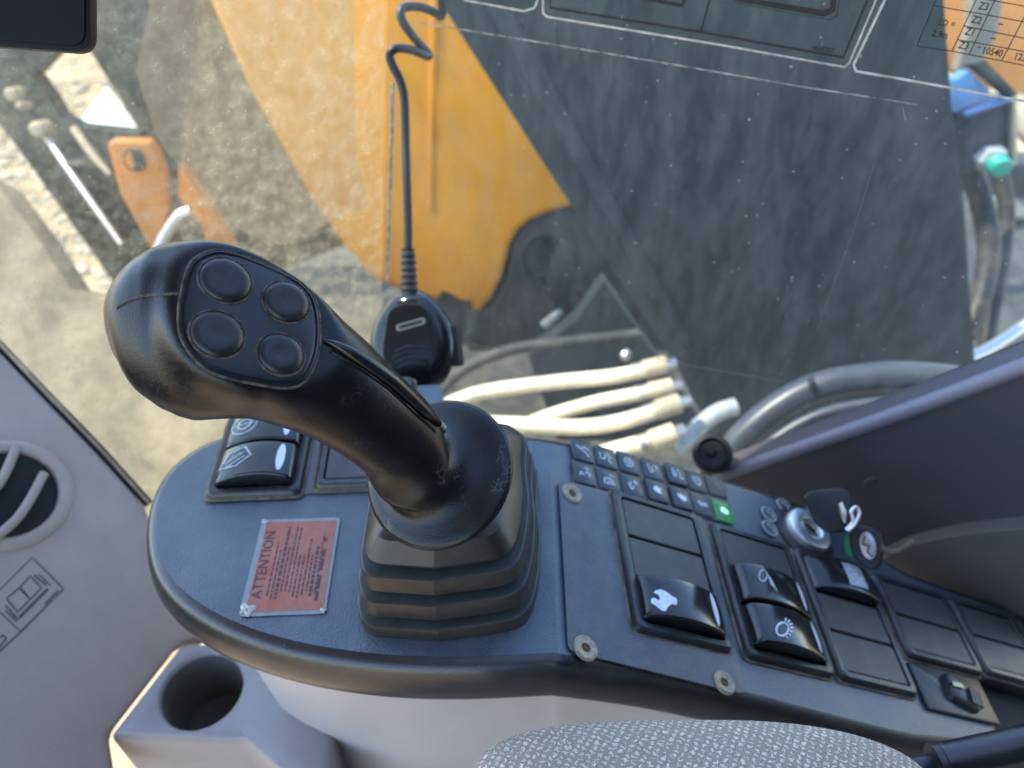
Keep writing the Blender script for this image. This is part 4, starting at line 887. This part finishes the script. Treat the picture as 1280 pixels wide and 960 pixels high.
# boot
bpx = [(454, 787), (466, 796), (549, 802), (636, 790), (657, 781), (668, 760), (674, 727), (676, 682), (671, 640)]
bl2 = [on(x, y, POD) for x, y in bpx]
bl2 = [V((p.x, p.y)) for p in bl2] + [V((.016, .313)), V((.006, .323)), V((-.060, .323)), V((-.078, .315)), V((-.081, .30)), V((-.080, .22))]
bo = round_poly(bl2, [.004, .006, .0005, .010, .006, .006, .004, .004, .004, .006, .008, .008, .008, .006, .004], 4)
bc = V((-.034, .258))
prof = [(1.0, -.001, 0), (1.0, .0100, 0), (.992, .0114, 0), (.975, .0120, 0), (.885, .0132, 1), (.865, .0160, 1), (.870, .0172, 1), (.940, .0182, 0), (.950, .0194, 0), (.936, .0300, 0), (.926, .0314, 0), (.908, .0320, 0), (.815, .0332, 1), (.795, .0360, 1), (.800, .0372, 1), (.868, .0382, 0), (.878, .0394, 0), (.862, .0495, 0), (.852, .0508, 0), (.835, .0514, 0), (.74, .0526, 1), (.72, .0550, 1), (.726, .0562, 1), (.776, .0572, 0), (.786, .0586, 0), (.66, .0690, 0), (.50, .0740, 0), (.3, .0780, 0)]
loops = []
for s, z, _ in prof:
    cc = bc + (V((-.034, .247)) - bc) * (z / .090)
    loops.append([V((cc.x + (p.x - bc.x) * s, cc.y + (p.y - bc.y) * s, z)) for p in bo])
vs, fs = loft(loops)
nb = len(bo); fm = []
for i in range(len(prof) - 1): fm += [1 if prof[i + 1][2] or prof[i][2] else 0] * nb
fm += [0, 0]
mesh('boot', vs, fs, None, js, smooth=28, mats=[M['boot'], M['bootfold']], fmat=fm)
def sstep(a, b, x): t_ = min(1, max(0, (x - a) / (b - a))); return t_ * t_ * (3 - 2 * t_)
# grip
P0 = at(547, 590, .346); ND = V((-.27, -.42, .87)).normalized()
stn = [(P0 + ND * o - RIGHT * dx_, r * .935, r * .935, ND) for o, r, dx_ in [(q_[0], q_[1], 0 if q_[0] < .002 else min(.0085, .0012 + (q_[0] - .0024) * .9)) for q_ in [(-.0060, .012), (-.0040, .026), (-.0034, .0350), (-.0026, .0368), (-.0012, .0374), (.0002, .0366), (.0010, .0350), (.0018, .0320), (.0026, .0270), (.0040, .0226), (.0065, .0204), (.0105, .0198)]]]
neck = [(494, 545, .351, 58, 60), (452, 510, .338, 62, 63), (415, 482, .330, 70, 68), (380, 461, .324, 79, 71), (345, 441, .3195, 91, 74), (305, 425, .316, 104, 76), (265, 415, .314, 112, 75), (228, 412, .313, 109, 71), (198, 413, .3125, 99, 63), (174, 415, .312, 82, 52), (157, 417, .312, 61, 38), (146, 419, .312, 38, 24), (141, 420, .312, 16, 10)]
neck = [(x, y, z - .017, ru, rw) for x, y, z, ru, rw in neck]
cs = [(at(x, y, z), ru * z / F, rw * z / F) for x, y, z, ru, rw in neck]
path = [s[0] for s in stn[-1:]] + [c_[0] for c_ in cs]
rus = [stn[-1][1]] + [c_[1] for c_ in cs]; rws = [stn[-1][2]] + [c_[2] for c_ in cs]
K = 6
fine = catmull([stn[-1][0] - ND * .01] + path, K)[K:]
rf = catmull([V((a, b, 0)) for a, b in zip([rus[0]] + rus, [rws[0]] + rws)], K)[K:]
SEG = 56; loops = []
def add_loop(c0, T, ru, rw, ex=2.15):
    vw = (c0 - CAM).normalized(); u = T.cross(vw).normalized(); w = u.cross(T).normalized()
    l = []
    for k in range(SEG):
        a = 2 * math.pi * k / SEG; ca, sa = math.cos(a), math.sin(a)
        f = lambda q: math.copysign(abs(q) ** (2 / ex), q)
        l.append(c0 + u * (f(ca) * ru) + w * (f(sa) * rw))
    loops.append(l)
for c0, r, r2, T in stn[:-1]: add_loop(c0, T, r, r2, 2)
for i, p in enumerate(fine):
    T = (fine[min(i + 1, len(fine) - 1)] - fine[max(i - 1, 0)]).normalized()
    if i < 22: T = ND.lerp(T, sstep(0, 22, i)).normalized()
    add_loop(p, T, rf[i].x, rf[i].y, 2 if i < 8 else 2.2)
# face plate plane, laid on the head's upper surface
plate_px = [(233, 342), (242, 326), (260, 316), (278, 314), (307, 321), (351, 339), (380, 358), (394, 378), (399, 405), (398, 436), (390, 462), (377, 479), (359, 485), (325, 481), (276, 470), (252, 457), (234, 436), (225, 415), (224, 389), (228, 363)]
vd = -ray(312, 400).normalized(); th = math.radians(26)
PN = (vd * math.cos(th) + (UP * .9 + RIGHT * .42).normalized() * math.sin(th)).normalized()
PLT = (at(312, 400, .28), PN)
def topx(p):
    d = p - CAM; z = d.dot(FWD); return 640 + F * d.dot(RIGHT) / z, 480 - F * d.dot(UP) / z, z
b0 = BVHTree.FromPolygons(*loft(loops)); ds = []
for x, y in plate_px:
    h0 = b0.ray_cast(CAM, ray(x, y).normalized())[0]
    if h0 is not None: ds.append((h0 - PLT[0]).dot(PN))
PLT = lift(PLT, sum(ds) / len(ds) + .0022)
prad = [(math.atan2(y - 400, x - 312), math.hypot(x - 312, y - 400)) for x, y in plate_px]; prad.sort()
def plate_k(x, y):
    a = math.atan2(y - 400, x - 312); r = math.hypot(x - 312, y - 400); n = len(prad)
    for q in range(n):
        a0, r0 = prad[q - 1]; a1, r1 = prad[q]
        if q == 0: a0 -= 2 * math.pi
        if a0 <= a <= a1 or (q == 0 and a0 <= a - 2 * math.pi <= a1):
            if q == 0 and a > a1: a -= 2 * math.pi
            return r / (r0 + (r1 - r0) * (a - a0) / (a1 - a0))
    return r / prad[0][1]
for li, l in enumerate(loops):
    if li < len(stn) + 8: continue
    cen = sum(l, V()) / len(l); zc0 = topx(cen)[2]
    for k, p in enumerate(l):
        x, y, z = topx(p)
        if z > zc0 - .002: continue
        wgt = 1 - sstep(.98, 1.45, plate_k(x, y))
        tgt = topx(on(x, y, lift(PLT, -.0008)))[2]
        if wgt > 0: l[k] = CAM + ray(x, y) * (z + (tgt - z) * wgt)
vs, fs = loft(loops)
grip = mesh('grip', vs, fs, M['grip'], js, smooth=60)
bvh = BVHTree.FromPolygons(vs, fs)
def hit(x, y, up_=0):
    d = ray(x, y).normalized(); h_ = bvh.ray_cast(CAM, d)
    return (h_[0] - d * up_) if h_[0] is not None else on(x, y, PLT)
smooth_px = catmull([V((x, y, 0)) for x, y in plate_px + plate_px[:1]], 4)[:-1]
po = [on(p.x, p.y, PLT) for p in smooth_px]; pc = sum(po, V()) / len(po)
def pl_ring(k, z): return [pc + (p - pc) * k + PN * z for p in po]
vs, fs = loft([pl_ring(1.0, -.008), pl_ring(1.0, .0002), pl_ring(.985, .0010), pl_ring(.965, .0012), pl_ring(.945, .0006), pl_ring(.93, .0008), pl_ring(.90, .0012)])
fpl = mesh('face_plate', vs, fs, M['facep'], js, smooth=40)
def loop_tube(ring, r):
    n = len(ring); ls = []
    for i in range(n):
        T = (ring[(i + 1) % n] - ring[i - 1]).normalized(); u = PN.cross(T).normalized(); v_ = T.cross(u)
        ls.append([ring[i] + (u * math.cos(a) + v_ * math.sin(a)) * r for a in [2 * math.pi * k / 6 for k in range(6)]])
    return loft(ls + [ls[0]], cap=False)
mesh('plate_groove', *loop_tube(pl_ring(1.008, .0004), .0006), M['ring'], fpl)
for (x, y, r) in [(282, 351, 33), (358, 378, 30), (272, 418, 34), (351, 443, 30)]:
    o = on(x, y, lift(PLT, .0012)); R = r * topx(o)[2] / F
    bf = Fr(o, (RIGHT - UP * .46) - PN * (RIGHT - UP * .46).dot(PN), UP, PN)
    class Ov(Fr):
        def __call__(s_, x_, y_, z_=0): return Fr.__call__(s_, x_, y_ * .93, z_)
    bf = Ov(bf.o, bf.x, bf.y, bf.z)
    b_ = mesh('thumb_button', *lathe(bf, [(R * .97, -.002), (R * .96, .0004), (R * .92, .0010), (R * .80, .0017), (R * .62, .0022), (R * .40, .0021), (R * .2, .0018), (R * .02, .0017)], 40), M['button'], fpl)
    rg = [bf(R * 1.0 * math.cos(a), R * 1.0 * math.sin(a), .0001) for a in [2 * math.pi * k / 48 for k in range(48)]]
    mesh('button_groove', *loop_tube(rg, .00055), M['ring'], fpl)
# moulding seam and side lever
tube('moulding_seam', [hit(x, y, .0001) for x, y in [(146, 385), (153, 380), (163, 375), (176, 371), (192, 368.5), (208, 367.5), (224, 367)]], .0006, M['ring'], js, seg=6, n=3)
tube('moulding_seam', [hit(x, y, .0001) for x, y in [(401, 424), (408, 427), (416, 431), (424, 436)]], .0004, M['ring'], js, seg=6, n=3)
lv = [(404, 425, 1.2), (418, 430, 4), (440, 442, 7), (465, 458, 8.5), (490, 476, 9), (513, 497, 8.5), (533, 516, 7), (549, 530, 4)]
lp_ = [hit(x, y, .0012) for x, y, r in lv]
tube('side_lever', lp_, [r * .335 / F for x, y, r in lv], M['lever'], js, seg=14, n=5)
tube('lever_lip', [hit(x - 5, y + 9, .0002) for x, y, r in lv[1:]], .0007, M['grip'], js, seg=6, n=4)
tube('lever_tip', [hit(549, 529, .001), hit(554, 535, .001)], .0016, M['decaledge'], js, n=1, seg=8)

# ------------------------------------------------------------------ microphone and cord
ZM = .60
mt_ = thing('hand_microphone', 'glossy black hand microphone hanging on a coiled cord against the window', 'microphone', at(515, 490, ZM))
MN = (-ray(515, 425).normalized() + V((-.25, 0, .10))).normalized()
MFr = Fr(at(516, 424, ZM), RIGHT - MN * RIGHT.dot(MN), UP, MN)
k = ZM / F
prf = [(-66, 10), (-64, 24), (-56, 38), (-42, 48), (-22, 54), (0, 54), (20, 49), (38, 38), (52, 25), (59, 14), (62, 6)]
ys = catmull([V((a, b, 0)) for a, b in prf], 3)
loops = []
for p in ys:
    a_, h_ = p.x * k, p.y * k; dpt = min(h_, 30 * k) * .8
    loops.append([MFr(h_ * math.cos(t_) + 0, a_, dpt * math.copysign(abs(math.sin(t_)) ** .8, math.sin(t_))) for t_ in [2 * math.pi * j / 40 for j in range(40)]])
body = mesh('shell', *loft(loops), M['mic'], mt_, smooth=60)
zf = 25 * k
ol = [(-25, 36), (-2, 44), (20, 40), (34, 18), (40, -6), (36, -34), (22, -52), (0, -56), (-20, -48), (-33, -24)]
pp = round_poly([(x * k, y * k) for x, y in ol], 14 * k, 4)
fpm = mesh('front_panel', *loft([[MFr(p.x, p.y, .004) for p in pp], [MFr(p.x, p.y, zf) for p in pp], [MFr(p.x * .96, p.y * .96, zf + .0008) for p in pp]]), M['micface'], mt_)
bfm = MFr.sub(4 * k, 16 * k, zf + .0008, .26)
mesh('badge', *stack(bfm, [(38 * k, 9 * k, 4.4 * k, 0), (37 * k, 8 * k, 4 * k, .0006)]), M['silver'], fpm)
mesh('badge_inlay', *stack(bfm, [(30 * k, 4 * k, 2 * k, .0005), (29 * k, 3.4 * k, 1.7 * k, .0008)]), M['fob'], fpm)
for j in range(4):
    yy = (-16 - j * 7) * k; ww = (26 - abs(j - 1) * 3) * k
    tube('grille_rib', [MFr(-ww + .004, yy - .001, zf + .0006), MFr(0.002, yy + .0035, zf + .0010), MFr(ww + .002, yy + .002, zf + .0006)], .0009, M['mic'], fpm, seg=8)
mesh('talk_button', *stack(MFr.sub(52 * k, -8 * k, -.004, .12), [(16 * k, 52 * k, 5 * k, -.006), (16 * k, 52 * k, 5 * k, .006), (12 * k, 46 * k, 4 * k, .008)]), M['gasket'], mt_)
rel = []
a0, a1 = at(512, 372, ZM - .004), at(510, 312, ZM - .004)
loops = []
for j in range(29):
    t_ = j / 28; p = a0.lerp(a1, t_); r = (11.5 - 2.5 * t_) * k * (1 if (j // 2) % 2 == 0 else .84)
    d_ = (a1 - a0).normalized(); u = d_.cross(MN).normalized(); v_ = u.cross(d_)
    loops.append([p + (u * math.cos(q_) + v_ * math.sin(q_)) * r for q_ in [2 * math.pi * m_ / 16 for m_ in range(16)]])
mesh('strain_relief', *loft(loops), M['cord'], mt_, smooth=30)
cpt = [(510, 318, 0), (510, 280, 0), (508.5, 230, 0), (507, 180, .002), (506.5, 150, .002), (505, 120, 0), (500, 100, -.004), (491, 82, -.008), (487, 69, -.010), (494, 61, -.010), (508, 61, -.004), (522, 65, .004), (533, 70, .012), (536, 69.5, .016), (534, 65, .014), (525, 55, .004), (512, 40, -.006), (502, 24, -.010), (502, 12, -.010), (513, 8, -.006), (530, 10, .002), (544, 16, .010), (551, 20, .014), (553, 14, .008), (552, 0, 0), (549, -20, -.006), (540, -40, -.01)]
tube('cord', [at(x, y, ZM - .004 + dz_) for x, y, dz_ in cpt], 5.4 * k, M['cord'], mt_, seg=14, n=6)

# ------------------------------------------------------------------ arm rest and lever at the bottom edge
ZA = .345
ac = at(885, 1024, ZA); AX = (RIGHT + V((0, 0, -.06))).normalized()
AF = Fr(ac, AX, V((0, 1, .0)))
loops = []
for i in range(1, 40):
    a = -math.pi / 2 + math.pi * i / 40
    f = lambda q_, e: math.copysign(abs(q_) ** e, q_)
    r = abs(math.cos(a)) ** .55; x = f(math.sin(a), .8) * .108
    loops.append([AF(x, f(math.cos(t_), .7) * .040 * r, f(math.sin(t_), .75) * .032 * r + .0015 * math.sin(x * 40)) for t_ in [2 * math.pi * j / 48 for j in range(48)]])
tag(mesh('arm_rest', *loft(loops), M['fabric'], smooth=60), 'pale grey woven fabric arm rest cushion at the bottom edge', 'arm rest')
lvr = thing('adjust_lever', 'dark ribbed plastic lever at the lower right corner beside the cushion', 'lever', at(1230, 980, .37))
tube('grip_sleeve', [at(x, y, .375) for x, y in [(1178, 952), (1230, 941), (1340, 917)]], 22 * .375 / F, M['rim'], lvr, seg=24)
tube('collar', [at(1168, 954, .376), at(1182, 951, .376)], 23.5 * .375 / F, M['frame'], lvr, n=1, seg=24)
tube('shaft', [at(1130, 962, .38), at(1175, 952, .38)], 12 * .375 / F, M['frame'], lvr, n=1, seg=16)

# crumbs and grit lying on the console
random.seed(21); vs, fs = [], []
def crumb(p, r, z):
    k = len(vs)
    for a in range(4):
        vs.append(p + V((random.uniform(-r, r), random.uniform(-r, r), 0)) + z * random.uniform(0, r * .8))
    vs.append(p + z * r)
    fs.extend([(k, k + 1, k + 4), (k + 1, k + 2, k + 4), (k + 2, k + 3, k + 4), (k + 3, k, k + 4)])
for i in range(260):
    if i < 90: p, z = V((random.uniform(-.20, .02), random.uniform(.20, .345), .0001)), V((0, 0, 1))
    elif i < 170:
        a = random.uniform(0, 2 * math.pi); p, z = V((-.033 + .052 * math.cos(a) * random.uniform(.95, 1.12), .258 + .066 * math.sin(a) * random.uniform(.95, 1.1), .0001)), V((0, 0, 1))
    else: p, z = TF(random.uniform(.006, .33), random.uniform(.196, .335), .0008), TF.z
    crumb(p, random.uniform(.00015, .00050), z)
g_ = mesh('grit', vs, fs, M['crumb'], smooth=0, origin=(-.03, .25, 0)); g_['kind'] = 'stuff'; g_['label'] = 'pale specks of grit scattered on the black console top'; g_['category'] = 'grit'

for o in list(bpy.data.objects):
    if '_o' in o: del o['_o']
